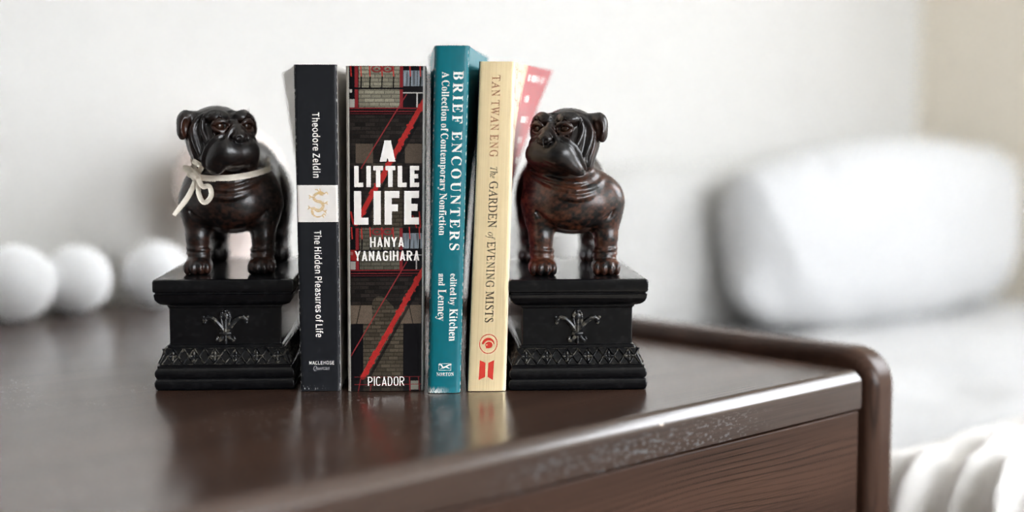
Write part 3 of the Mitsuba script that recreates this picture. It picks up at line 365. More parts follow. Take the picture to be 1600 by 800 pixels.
class Book:
    """A paperback. corners: bottom left, bottom right, top left, top right of the spine as (X, z) in mm of the table frame, Y of the spine.
    left / right: how far the back and the front cover swing out at their fore-edge, in mm, as functions of the height (0..1)."""

    def __init__(self, key, corners, Y, depth, left, right, round_mm, m_spine, m_back, m_front, bulge=0.6, unit=None):
        self.key, self.depth, self.round, self.bulge = key, depth, round_mm, bulge
        c = np.array(corners, float) / 1000
        c[:, 1] -= c[:2, 1].min()
        self.xm = c[:, 0].mean()
        self.c = c - [self.xm, 0]
        self.put = placed(self.xm, Y, 0.0004, BOOK_YAW)
        self.unit = unit
        nt = 33
        t = np.linspace(0, 1, nt)
        g = 0.00045
        ns = 25
        s = np.linspace(0, 1, ns)
        s = 0.5 - 0.5 * np.cos(s * np.pi) * (0.6 + 0.4 * np.abs(np.cos(s * np.pi)))
        s = (s - s[0]) / (s[-1] - s[0])
        S, TT = np.meshgrid(s, t, indexing='ij')
        o, i = self.surface(S, TT, 0), self.surface(S, TT, g)
        self.emit('spine', o, i, m_spine, np.stack([S, TT], -1))
        d = np.linspace(0, 1, 21)
        D, TT = np.meshgrid(d, t, indexing='ij')
        for side, fn, m, nm in ((0, left, m_back, 'back_cover'), (1, right, m_front, 'front_cover')):
            xe, ze = self.surface(np.full_like(TT, float(side)), TT, 0)[..., 0], self.surface(np.full_like(TT, float(side)), TT, 0)[..., 2]
            sw = np.vectorize(fn)(TT) / 1000 * D ** 1.15
            x = xe + (sw if side else -sw)
            y = self.round / 1000 + D * (depth / 1000 - self.round / 1000)
            o = np.stack([x, y, ze], -1)
            i = o + np.array([-g if side else g, 0, 0])
            self.emit(nm, o, i, m, np.stack([D, TT], -1))
        # the page block follows half of the swing
        q = np.linspace(0, 1, 9)
        ring = []
        e = 0.0007
        for side, order in ((0, q), (1, q[::-1])):
            for dd in order:
                ring.append((side, dd))
        V = []
        for tt in t:
            z = 0.0004 + tt * (self.c[2:, 1].mean() - 0.0008)
            for side, dd in ring:
                xe = self.surface(np.array(float(side)), np.array(tt), 0)[0]
                sw = (right if side else left)(tt) / 1000 * dd ** 1.15 * 0.45
                V.append((xe + (sw - e if side else e - sw), 0.0009 + self.round / 1000 * .5 + dd * (depth / 1000 - self.round / 1000 - .002), z))
        n, m = nt, len(ring)
        ids = np.arange(n * m).reshape(n, m)
        a, b = ids[:-1], ids[1:]
        f = [tri(np.stack([a, np.roll(a, -1, 1), np.roll(b, -1, 1), b], -1).reshape(-1, 4))]
        h = m // 2
        for row, fl in ((ids[0], True), (ids[-1], False)):
            qd = np.array([(row[k], row[k + 1], row[m - 2 - k], row[m - 1 - k]) for k in range(h - 1)])
            f.append(tri(qd[:, ::-1] if fl else qd))
        mesh = trimesh.Trimesh(np.array(V), np.vstack(f), process=False)
        mesh.fix_normals()
        put(key + '__page_block', move(mesh, self.put), 'm_pages', 'cream pages')

    def surface(self, s, t, depth_in):
        """Point of the spine at s (left to right), t (bottom to top), depth_in metres below the surface."""
        bl, br, tl, tr = self.c
        P = [(bl[k] * (1 - s) + br[k] * s) * (1 - t) + (tl[k] * (1 - s) + tr[k] * s) * t for k in (0, 1)]
        w = (br[0] - bl[0]) * (1 - t) + (tr[0] - tl[0]) * t
        e = np.minimum(s, 1 - s) * w
        r = self.round / 1000
        k = np.clip(1 - e / r, 0, 1)
        y = r * (1 - np.sqrt(np.clip(1 - k ** 2, 0, 1))) - self.bulge / 1000 * (1 - (2 * s - 1) ** 2) * 1.0 + self.bulge / 1000
        return np.stack([P[0], y + depth_in, P[1]], -1)

    def emit(self, nm, o, i, m, uv):
        mesh, u = slab(o, i, uv)
        put(self.key + '__' + nm, move(mesh, self.put), m, smooth=True, uv=u)

    def plate(self, nm, shape, m, label=None, lift=0.00014, seg=None):
        """Print on the spine: shape in spine units (x from the left edge, y up from the foot; self.unit = width, height of the spine in those units)."""
        mesh = flat_mesh(shape, seg)

        def f(p):
            q = self.surface(p[:, 0] / self.unit[0], p[:, 1] / self.unit[1], 0)
            q[:, 1] += np.where(p[:, 2] > .5, -lift, 0.0001)
            return self.put(q)
        mesh = move(mesh, f)
        mesh.fix_normals()
        put(self.key + '__' + nm, mesh, m, label)

    def patch(self, nm, x0, y0, x1, y1, m, label=None, lift=0.0001):
        """A rectangle of paper glued round the spine."""
        S, TT = np.meshgrid(np.linspace(x0, x1, 41) / self.unit[0], np.linspace(y0, y1, 9) / self.unit[1], indexing='ij')
        mesh, _ = slab(self.surface(S, TT, -lift), self.surface(S, TT, 0.0001))
        put(self.key + '__' + nm, move(mesh, self.put), m, label, smooth=30)

    def text(self, nm, text, font, m, x, y, length, height, down=False, **kw):
        """Lettering starting at x, y (baseline); down = reading from top to bottom."""
        s = fit(line_shape(text, font, **kw), length, height)
        s = affinity.affine_transform(s, [0, 1, -1, 0, x, y] if down else [1, 0, 0, 1, x, y])
        self.plate(nm, s, m)


def worn(base, edge, amount=0.5, foot=0.5):
    """Paper cover rubbed pale along its edges and foot (uv: across, up)."""
    def fn(p, n, uv):
        e = dr.minimum(uv.x, 1 - uv.x)
        chip = mikit.fbm(p.x * 900 + uv.x * 20, p.y * 900, p.z * 500, 2)
        k = mikit.smoothstep(0.045, 0.0, e) * mikit.smoothstep(0.68 - amount * .3, 0.80 - amount * .3, chip)
        f = mikit.smoothstep(0.022, 0.0, uv.y + 0 * e) * mikit.smoothstep(0.66 - foot * .3, 0.74 - foot * .3, chip) * mikit.smoothstep(0.75, 0.1, uv.x)
        tone = mikit.fbm(p.x * 260, p.y * 260, p.z * 40, 2)
        return mikit.mix(mi.Color3f(base) * (0.9 + 0.2 * tone), edge, dr.maximum(k, f))
    return fn


# black paperback with a white label
scene['m_black_cover'] = principled(mikit.proc(worn((0.0085, 0.0095, 0.012), (0.5, 0.5, 0.5), .25, .1)), 0.42, 0.25)
scene['m_pale_cover'] = principled((0.52, 0.50, 0.47), 0.5, 0.4)
b = Book('black_paperback', [(-128.2, -.4), (-104.1, -.4), (-129.8, 196.2), (-104.3, 196.2)], .8525, 129,
         lambda t: 3.5 + 17 * max(0., t - .33) / .67, lambda t: 3.4, 1.6, 'm_black_cover', 'm_pale_cover', 'm_pale_cover', bulge=0.0, unit=(64, 510))
b.text('author_lettering', 'Theodore Zeldin', 'sans', 'm_white_ink', 26.3, 436.5, 101, 10.2, True, bold=2.6, track=6)
b.patch('paper_label', 1.2, 266.5, 63.4, 324, 'm_label', 'white label printed with a golden dragon')
b.text('title_lettering', 'The Hidden Pleasures of Life', 'sans', 'm_white_ink', 26.3, 253.5, 168, 10.2, True, bold=2.6, track=4)
b.text('publisher_lettering', 'MACLEHOSE', 'sans', 'm_white_ink', 14.5, 42.3, 40, 5.4, bold=1.8, track=9)
b.text('imprint_lettering', 'Quercus', 'italic', 'm_grey_ink', 21, 33.6, 26, 6.4, bold=.5)


def dragon():
    """A coiled dragon seen from above: tapering S of a body, head, horns, whiskers, four clawed legs."""
    body = spline([(6, 44), (-4, 42), (-8, 36), (-2, 30), (7, 28), (12, 22), (8, 15), (-2, 13), (-9, 17), (-12, 11), (-8, 4), (2, 1), (10, 4)], 90)
    r = np.interp(np.linspace(0, 1, 90), [0, .1, .5, .8, 1], [2.0, 2.4, 2.9, 1.8, .4])
    sh = [sg.LineString(body[k:k + 2]).buffer(r[k]) for k in range(89)]
    sh.append(sg.Polygon([(3, 47), (8, 48.5), (14, 45), (15, 42), (11, 42.5), (13, 39.5), (7, 40.5), (3, 42)]))
    strokes = [[(5, 46), (0, 51), (-4, 51)], [(7, 47), (5, 52)], [(14, 43), (19, 46), (22, 43)], [(-7, 36), (-14, 38), (-17, 35)], [(-14, 38), (-17, 40)],
               [(11, 24), (18, 27), (21, 24)], [(18, 27), (21, 29)], [(9, 15), (15, 11), (19, 13)], [(15, 11), (18, 8)], [(-10, 16), (-17, 18), (-20, 15)], [(-17, 18), (-19, 21)],
               [(10, 4), (14, 7), (16, 4)], [(10, 4), (13, 0)]]
    sh += [sg.LineString(q).buffer(.9) for q in strokes]
    sh += [sg.Polygon([(x + 1.5, y + 2), (x + 4.2, y + 3.4), (x + 2.4, y - 1)]) for x, y in body[12:70:7]]
    s = union_all(sh)
    gaps = union_all([sg.LineString([body[k] - [2.2, .6], body[k] + [2.2, .6]]).buffer(.35) for k in range(8, 80, 4)])
    return s.difference(gaps)


b.plate('paper_label__dragon', affinity.translate(affinity.scale(dragon(), .72, .85, origin=(0, 25)), 32, 270), 'm_gold_ink', 'gold dragon emblem', lift=0.0003)
note(b.key, 'thin black paperback with a white dragon label on its spine, beside the left bookend', 'book', 'paperbacks between the bookends')


# thick paperback with a photographic spine: brick house and red fire escape
def brick_spine(p, n, uv):
    """The printed photograph, drawn on a grid of 119 x 508 spine units, y down from the head."""
    x, y = uv.x * 119, (1 - uv.y) * 508
    C = mi.Color3f

    def rect(x0, y0, x1, y1, s=.7):
        return mikit.smoothstep(x0 - s, x0 + s, x) * mikit.smoothstep(x1 + s, x1 - s, x) * mikit.smoothstep(y0 - s, y0 + s, y) * mikit.smoothstep(y1 + s, y1 - s, y)

    def seg(x0, y0, x1, y1, w, s=.7):
        dx, dy = x1 - x0, y1 - y0
        k = dr.clip(((x - x0) * dx + (y - y0) * dy) / (dx * dx + dy * dy), 0, 1)
        d = dr.sqrt(dr.square(x - x0 - k * dx) + dr.square(y - y0 - k * dy))
        return mikit.smoothstep(w + s, w - s, d)
    row = dr.floor(y / 6.2)
    fx, fy = x / 15 + row * 0.5 + mikit.cell_rand(row) * .3, y / 6.2
    col = dr.floor(fx)
    ex, ey = fx - col, fy - row
    mortar = dr.maximum(mikit.smoothstep(.07, .0, dr.minimum(ex, 1 - ex)), mikit.smoothstep(.2, .04, dr.minimum(ey, 1 - ey)))
    tone = mikit.cell_rand(row, col)
    grit = mikit.fbm(x * .9, y * .9, 0.0, 3)
    pale = mikit.mix(C(.20, .185, .14) * (.75 + .5 * tone) * (.7 + .6 * grit), C(.06, .055, .04), mortar * .8)
    dim = mikit.mix(C(.014, .0105, .009) * (.5 + 1.2 * tone) * (.6 + .8 * grit), C(.006, .006, .006), mortar * .8)
    warm = mikit.mix(C(.058, .046, .032) * (.65 + .7 * tone) * (.7 + .6 * grit), C(.018, .015, .012), mortar * .85)
    red, dred, black = C(.36, .022, .020), C(.11, .010, .012), C(.0035, .003, .004)
    c = dim

    def lay(c, colour, m):
        return mikit.mix(c, colour, dr.clip(m, 0, 1))
    bolt = mikit.smoothstep(.55, .75, mikit.noise(x * .22, y * .22, 5.0))
    for o in (0.0, 252.0):
        # upper storey: pale brick pier, posts, windows behind the railing
        k = 1.0 if o == 0 else 0.42
        c = lay(c, black, rect(4, o - 1, 119, o + 64))
        c = lay(c, pale * k, rect(19, o - 1, 81, o + 64))
        c = lay(c, C(.20, .23, .26), rect(85, o + 7, 119, o + 31))
        c = lay(c, C(.09, .10, .11), rect(85, o + 7, 119, o + 31) * mikit.smoothstep(.35, .7, mikit.noise(x * .8, y * .05, 2.0)))
        c = lay(c, C(.5, .47, .45) * (.4 + .6 * k), rect(84, o + 40.5, 119, o + 42) + rect(105, o + 41, 107, o + 64))
        c = lay(c, C(.42, .40, .36), rect(5, o + 51, 13, o + 64) * .7 + rect(5, o + 35, 9, o + 41))
        c = lay(c, dred * 1.5, rect(13, o - 1, 18, o + 64) + rect(80, o - 1, 85, o + 64))
        for bx in (8.0, 23.0, 36.0, 54.0, 71.0, 96.0, 111.0):
            c = lay(c, red * (.8 + .4 * grit), seg(bx - 1, o - 2, bx, o + 16, .9))
            c = lay(c, black, seg(bx, o + 17, bx - .6, o + 33, 1.0))
        c = lay(c, black, rect(4, o + 33, 119, o + 36))
        for cx in (46.0, 62.0):
            d = dr.sqrt(dr.square(x - cx) + dr.square((y - o - 4.5) * 1.5))
            c = lay(c, dred * 1.6, mikit.smoothstep(1.9, 1.0, dr.abs(d - 7)) + mikit.smoothstep(2.6, 1.6, d))
        # landing beams
        c = lay(c, black, rect(4, o + 64, 119, o + 76))
        c = lay(c, dred * 1.3, rect(4, o + 64, 119, o + 66) + rect(4, o + 69, 119, o + 70.5) + rect(4, o + 73, 100, o + 74) * .6)
    # lower brick pier with stone lintels between two dark windows
    c = lay(c, black, rect(4, 402, 24, 490) + rect(86, 402, 115, 490))
    c = lay(c, warm, rect(24, 378, 86, 508) + seg(50, 370, 60, 380, 12))
    stone = C(.11, .082, .06) * (.7 + .6 * grit)
    c = lay(c, stone, rect(4, 372, 38, 401) * (1 - seg(14, 401, 20, 372, .7)) + rect(82, 372, 114, 401) * (1 - seg(95, 372, 101, 401, .7)))
    c = lay(c, stone * .8, rect(14, 120, 40, 150) * .8 + rect(88, 120, 114, 150) * .8)
    c = lay(c, warm * .8, rect(38, 150, 84, 250) * .8)
    c = lay(c, black, rect(4, 158, 22, 245) + rect(92, 158, 116, 232) * .85)
    # stairs: a broad red stringer and a thin rail on each storey
    for xa, ya, xb, yb, w in ((117, 53, 14, 244, 4.2), (117, 316, 23, 486, 4.4)):
        c = lay(c, black, seg(xa + 5, ya + 6, xb + 7, yb + 6, 2.2) * .8)
        c = lay(c, red * (.75 + .5 * grit), seg(xa, ya, xb, yb, w - .6 + bolt * 1.8))
    for xa, ya, xb, yb in ((90, 44, 22, 158), (91, 304, 5, 452)):
        c = lay(c, dred * 1.9, seg(xa, ya, xb, yb, .8))
    c = lay(c, red * .7, rect(5, 285, 14, 302) * .8 + seg(6, 226, 10, 244, 1.5) + seg(100, 232, 106, 250, 1) + seg(110, 226, 112, 250, 1))
    # foot: a dim railing
    c = lay(c, black, rect(4, 486, 119, 508) * .55)
    c = lay(c, C(.24, .23, .19), rect(98, 492, 110, 506) * .8)
    c = lay(c, dred * 1.6, rect(10, 497, 117, 498) + rect(10, 485, 117, 486) * .7 + seg(20, 488, 16, 508, .6) + seg(96, 486, 97, 508, .8) + seg(110, 486, 112, 508, .6) + seg(36, 498, 35, 508, .5))
    # unprinted paper where the spine turns into the covers
    return lay(lay(c, C(.60, .57, .51), mikit.smoothstep(5.2, 3.6, x)), C(.50, .50, .49), mikit.smoothstep(114.3, 115.3, x))


scene['m_brick_spine'] = principled(mikit.proc(brick_spine), 0.45, 0.12)
scene['m_night_cover'] = principled((0.006, 0.012, 0.015), 0.5, 0.1)
b = Book('brick_paperback', [(-99.4, 0), (-53.4, 0), (-98.8, 195.8), (-51.2, 195.8)], .8525, 129,
         lambda t: 0.6, lambda t: .4, 2.2, 'm_brick_spine', 'm_pale_cover', 'm_night_cover', bulge=.5, unit=(119, 508))
for ln, x, y, w, h in (('A', 50, 360.5, 24, 33), ('LITTLE', 11.5, 321, 98, 33), ('LIFE', 11, 262.5, 98.5, 52.5)):
    b.text('title_lettering', ln, 'block', 'm_white_ink', x, y, w, h, pen={'A': 20, 'LITTLE': 21, 'LIFE': 21}[ln])
b.text('author_lettering', 'HANYA', 'block', 'm_white_ink', 35, 227.5, 52, 15.5, pen=14)
b.text('author_lettering', 'YANAGIHARA', 'block', 'm_white_ink', 11.5, 206, 99, 15.5, pen=14)
b.text('publisher_lettering', 'PICADOR', 'block', 'm_white_ink', 31, 8.5, 57, 14.5, pen=10)
note(b.key, 'thick paperback whose spine shows a brick wall with a red fire escape', 'book', 'paperbacks between the bookends')

# tall teal paperback
scene['m_teal_cover'] = principled(mikit.proc(worn((0.001, 0.125, 0.156), (0.72, 0.72, 0.70), .42, .95)), 0.38, 0.35)
scene['m_teal_side'] = principled((0.002, 0.125, 0.160), 0.30, 0.45)
b = Book('teal_paperback', [(-50.7, -.5), (-31.0, -.5), (-45.6, 207), (-25.1, 207)], .846, 138,
         lambda t: .3 + 3.9 * t, lambda t: 3 + 13 * t ** 2, 2.6, 'm_teal_cover', 'm_teal_side', 'm_teal_side', bulge=.8, unit=(53.5, 542.5))
b.text('title_lettering', 'BRIEF ENCOUNTERS', 'serif', 'm_white_ink', 30, 503.5, 278, 15.5, True, track=24)
b.text('subtitle_lettering', 'A Collection of Contemporary Nonfiction', 'serif', 'm_white_ink', 12.6, 502, 253, 11.2, True, track=2)
b.text('editor_lettering', 'edited by', 'serif', 'm_white_ink', 32.5, 189, 50, 10.2, True)
b.text('editor_lettering', 'Kitchen', 'serif', 'm_white_ink', 32.5, 133.5, 51, 13, True)
b.text('editor_lettering', 'and', 'serif', 'm_white_ink', 13.5, 189, 19, 10.2, True)
b.text('editor_lettering', 'Lenney', 'serif', 'm_white_ink', 13.5, 164.5, 50, 13, True)
b.text('publisher_lettering', 'NORTON', 'serif', 'm_white_ink', 13.5, 27.3, 28, 5.4, track=12)
gull = union_all([sg.box(17, 36, 37, 47).difference(sg.box(17.6, 36.6, 36.4, 46.4)),
                  sg.LineString(spline([(17.5, 45), (21, 44.6), (25, 40.5), (27.5, 41.5), (30, 43), (36.5, 45.2)], 16)).buffer(1.1),
                  sg.Polygon([(19, 38.4), (23.5, 39.2), (28, 41), (31.5, 39.4), (35.5, 38.6), (31, 41.6), (27, 43), (23, 41)])])
b.plate('seagull_emblem', gull, 'm_white_ink')
note(b.key, 'tall teal paperback with white serif lettering and chipped edges, tallest of the row', 'book', 'paperbacks between the bookends')


# gold paperback; its front cover is glossy red with a gilt, foamy pattern along the hinge
def gold_fn(p, n, uv):
    t = mikit.fbm(uv.x * 40, uv.y * 3.0, 1.0, 3)
    c = mikit.mix((0.74, 0.58, 0.33), (0.86, 0.70, 0.43), t)
    c = mikit.mix(c, (0.045, 0.006, 0.012), mikit.smoothstep(0.035, 0.012, uv.x))
    return mikit.mix(c, (0.80, 0.74, 0.62), mikit.smoothstep(0.955, 0.975, uv.x) * 0.8)


def red_cover(p, n, uv):
    """uv: from hinge to fore-edge, up."""
    x, y = uv.x, uv.y
    w = mikit.fbm(x * 26, y * 9, 2.0, 3)
    vein = mikit.smoothstep(0.06, 0.0, dr.abs(mikit.fbm(x * 34 + w * 4, y * 24, 7.0, 2) - .5))
    reach = 0.04 + 0.24 * mikit.smoothstep(.70, 1.0, y) + .12 * w
    foam = mikit.smoothstep(reach + .05, reach - .05, x)
    c = mikit.mix((0.30, 0.035, 0.045), (0.38, 0.055, 0.06), mikit.fbm(x * 30, y * 30, 0.0))
    c = mikit.mix(c, mikit.mix((0.66, 0.52, 0.34), (0.36, 0.06, 0.05), vein), foam)
    rows = dr.floor(y * 15)
    fy = y * 15 - rows
    word = mikit.smoothstep(.25, .32, fy) * mikit.smoothstep(.62, .55, fy) * (mikit.noise(x * 55, rows * 3.7, 1.0) > .38)
    area = mikit.smoothstep(.42, .44, x) * mikit.smoothstep(.55 + .38 * mikit.cell_rand(rows, 3), .53 + .38 * mikit.cell_rand(rows, 3), x)
    return mikit.mix(c, (0.8, 0.76, 0.72), word * area * .85)


scene['m_gold_spine'] = principled(mikit.proc(gold_fn), 0.34, 0.5, metallic=0.25)
scene['m_red_cover'] = principled(mikit.proc(red_cover), 0.25, 0.6, clearcoat=1.0, clearcoat_gloss=.9)
scene['m_maroon'] = principled((0.022, 0.004, 0.007), 0.5, 0.15)
b = Book('gold_paperback', [(-27.4, 0), (-3.6, 0), (-19.4, 198.4), (2.3, 198.4)], .8525, 129,
         lambda t: -.3 + 2 * t - 13 * t * t, lambda t: .6 + 32 * max(0., (t - .34) / .66) ** 1.7, 1.8, 'm_gold_spine', 'm_maroon', 'm_red_cover', bulge=.5, unit=(58, 515))
b.text('author_lettering', 'TAN TWAN ENG', 'roman', 'm_brown_ink', 21.5, 494, 126, 12.6, True, track=14)
b.text('title_lettering', 'The', 'italic', 'm_dark_ink', 23.2, 352.5, 17.5, 10.5, True)
b.text('title_lettering', 'GARDEN', 'roman', 'm_dark_ink', 22.8, 330, 72, 13, True, track=5)
b.text('title_lettering', 'of', 'italic', 'm_dark_ink', 23, 251, 12, 11, True)
b.text('title_lettering', 'EVENING', 'roman', 'm_dark_ink', 22.8, 236, 72, 12.2, True, track=7)
b.text('title_lettering', 'MISTS', 'roman', 'm_dark_ink', 23.2, 158, 49, 12, True, track=7)
cx, cy = 29.5, 75
th = np.linspace(0, 2 * np.pi, 48)
ell = lambda a, c, x=0, y=0: sg.Polygon(np.stack([cx + x + a * np.cos(th), cy + y + c * np.sin(th)], -1))
ring = ell(13.6, 15.6).difference(ell(12.5, 14.5))
crest = ell(9.2, 9.5, -.3, .2).difference(ell(7.6, 8, .6, -2.6)).intersection(sg.box(cx - 12, cy - .5, cx + 12, cy + 12))
head = union_all([ell(5.4, 5.2, .8, -1.6), sg.Polygon([(cx - 4.2, cy - 2), (cx - 3.4, cy - 7.2), (cx + 1.2, cy - 6.8), (cx + 3.6, cy - 4)])]).difference(ell(1.1, 1.0, -2.6, -1.6))
b.plate('helmet_emblem', union_all([ring, crest, head]), 'm_red_ink', 'red helmet emblem in a ring')
b.plate('bookend_emblem', sg.Polygon([(17.6, 49), (26.2, 45), (26.2, 22.6), (16.8, 17.6)]), 'm_red_ink', 'red emblem of two slanted bars')
b.plate('bookend_emblem', sg.Polygon([(38.9, 49), (30.3, 45), (29.8, 22.6), (38.0, 17.6)]), 'm_red_ink')
note(b.key, 'gold paperback with a glossy red front cover swinging open beside the right bookend', 'book', 'paperbacks between the bookends')

# ------------------------------------------------------------------ bulldog bookends
def smin(a, b, k):
    h = np.clip(.5 + .5 * (b - a) / k, 0, 1)
    return b * (1 - h) + a * h - k * h * (1 - h)


def smax(a, b, k):
    return -smin(-a, -b, k)


def ell(p, c, r, rot=None):
    q = p - np.asarray(c, np.float32)
    if rot is not None:
        q = q @ rot
    r = np.asarray(r, np.float32)
    k0 = np.sqrt(((q / r) ** 2).sum(-1))
    k1 = np.sqrt(((q / r ** 2) ** 2).sum(-1)) + 1e-6
    return k0 * (k0 - 1) / k1


def bone(p, a, b, ra, rb):
    a, b = np.asarray(a, np.float32), np.asarray(b, np.float32)
    d = b - a
    t = np.clip(((p - a) @ d) / (d @ d), 0, 1)
    return np.sqrt(((p - a - t[:, None] * d) ** 2).sum(-1)) - (ra + (rb - ra) * t)


def cord(p, pts, r, n=9):
    q = spline(pts, n) if len(pts) > 2 else np.asarray(pts, float)
    rr = np.interp(np.linspace(0, 1, len(q)), [0, .2, .8, 1], [r * .45, r, r, r * .45])
    return np.min([bone(p, q[k], q[k + 1], rr[k], rr[k + 1]) for k in range(len(q) - 1)], axis=0)


def rotz(deg):
    a = math.radians(deg)
    return np.array([[math.cos(a), -math.sin(a), 0], [math.sin(a), math.cos(a), 0], [0, 0, 1]], np.float32)


HEAD_C, HEAD_YAW = np.array([-5.0, 3.0, 84.0]), 37.0
HR = rotz(HEAD_YAW)
EYES = [(-9.4, -14.2, 8.4), (9.4, -14.2, 8.4)]


def head_sdf(q):
    """The head in its own frame (mm): x to the viewer's right, nose towards -y."""
    d = ell(q, (0, 4, 4), (20, 19, 17.2))
    m = q * [1, 1, 1]
    m[:, 0] = np.abs(m[:, 0])                                            # mirrored features
    d = smin(d, ell(m, (11.2, -.5, -4), (8.6, 13.2, 13.6)), 5)               # cheeks
    d = smin(d, ell(q, (0, -11, -4), (13, 11, 12)), 5)                   # base of the muzzle
    d = smin(d, ell(m, (7.2, -17.6, -7.4), (9.2, 9.8, 9.2)), 2.0)     # upper lip
    d = smin(d, ell(m, (10.6, -13.2, -12.0), (7.0, 9.4, 9.6)), 2.5)     # hanging flews
    d = smin(d, ell(q, (0, -19.0, -8.6), (12.2, 8.6, 8.6)), 3.0)
    d = smin(d, ell(q, (0, -13.5, -16.0), (8.0, 8.0, 4.6)), 1.5)         # chin
    d = smin(d, ell(m, (8.8, -12.2, 13.8), (7.0, 5.6, 3.9)), 3.5)        # brows
    d = smax(d, -cord(q, [(0, -26.5, -1), (0, -29, -6), (0, -28.4, -11), (0, -26, -14)], 1.1), .8)
    d = smax(d, -cord(m, [(0, -27.6, -12), (2.6, -27, -14), (5.4, -24.4, -17), (7.4, -20, -20)], 1.5, 13), 1.0)
    d = smax(d, -ell(m, (9.6, -19.8, 8.6), (4.6, 4.8, 3.4)), 1.6)        # eye sockets
    d = smin(d, ell(m, (9.4, -13.8, 8.6), (3.6, 3.4, 3.2)), .5)
    for pts, rr in (([(4.6, -17.6, 8.4), (7.4, -18.9, 11.2), (11.4, -17.9, 11.0), (14.2, -14.2, 8.2)], 1.35), ([(4.8, -17.4, 7.8), (7.6, -18.6, 5.6), (11.4, -17.6, 5.6), (14.0, -14.2, 7.8)], 1.15)):
        d = smin(d, cord(m, pts, rr, 11), .6)                            # lids
    d = smin(d, ell(q, (0, -24.8, 1.8), (5.2, 3.8, 3.5)), 1.2)
    d = smin(d, bone(q, (0, -17, 9.5), (0, -22.5, 3.5), 3.4, 3.8), 2.0)           # nose
    d = smax(d, -ell(m, (2.5, -28.3, 1.4), (1.3, 1.7, 1.1)), .5)
    d = smax(d, -cord(q, [(0, -10, 21.5), (0, -15, 18), (0, -17.5, 13)], .9), 1.6)
    folds = [([(0, -22.0, 7.8), (4.2, -21.6, 6.6), (6.6, -21.6, 2.6), (9.4, -22.4, -.8)], 1.4),          # over the nose
             ([(3.0, -14.2, 15.6), (9, -12.6, 17.2), (14.6, -9.5, 15.0), (17.0, -8.0, 9), (16.6, -10.5, 2), (15.5, -13.5, -4)], 1.7),
             ([(3, -8, 17.6), (10, -7.0, 16.0), (16.6, -3.2, 13.0), (20.0, -2.4, 7.5), (20.2, -4.4, 0), (18.6, -7.5, -8), (16.6, -9, -15)], 1.8),
             ([(7.6, -19.8, 3.2), (12.4, -18.2, 1.4), (16.2, -14.8, -3.4), (17.8, -11.8, -9.5), (16.8, -9.8, -16.5)], 1.7),
             ([(18.6, 2.0, 6), (19.6, .8, -1), (18.8, -1.4, -8), (16.4, -3.6, -15)], 1.6)]
    for pts, r in folds:
        d = smin(d, cord(m, pts, r, 13), 1.5)
    for pts in ([(5, -11.2, 17.6), (12, -9.2, 16.8), (17.3, -6.6, 12), (18.4, -6.6, 5), (18.3, -8.4, -2), (17.5, -10.6, -9)],
                [(13, -1.2, 17.0), (18.0, -.8, 11.6), (20.0, -.6, 5), (19.6, -2.4, -2), (18.0, -5.0, -11)]):
        d = smax(d, -(cord(m, pts, .9, 13)), 1.4)
    # rose ears, folded back and hanging
    R1 = rotz(18)
    d = smin(d, bone(m, (16, 7, 13), (20.0, 6.0, 14), 5.0, 4.4), 3)
    e = smin(ell(m, (22.2, 5.0, 11.8), (4.2, 5.6, 5.2), R1), ell(m, (23.8, 4.0, 6.4), (3.4, 5.2, 6.6), R1), 2.2)
    e = smax(e, -ell(m, (23.4, -1.0, 7.2), (2.6, 3.2, 6.0), R1), 1.2)
    return smin(d, e, 1.2)


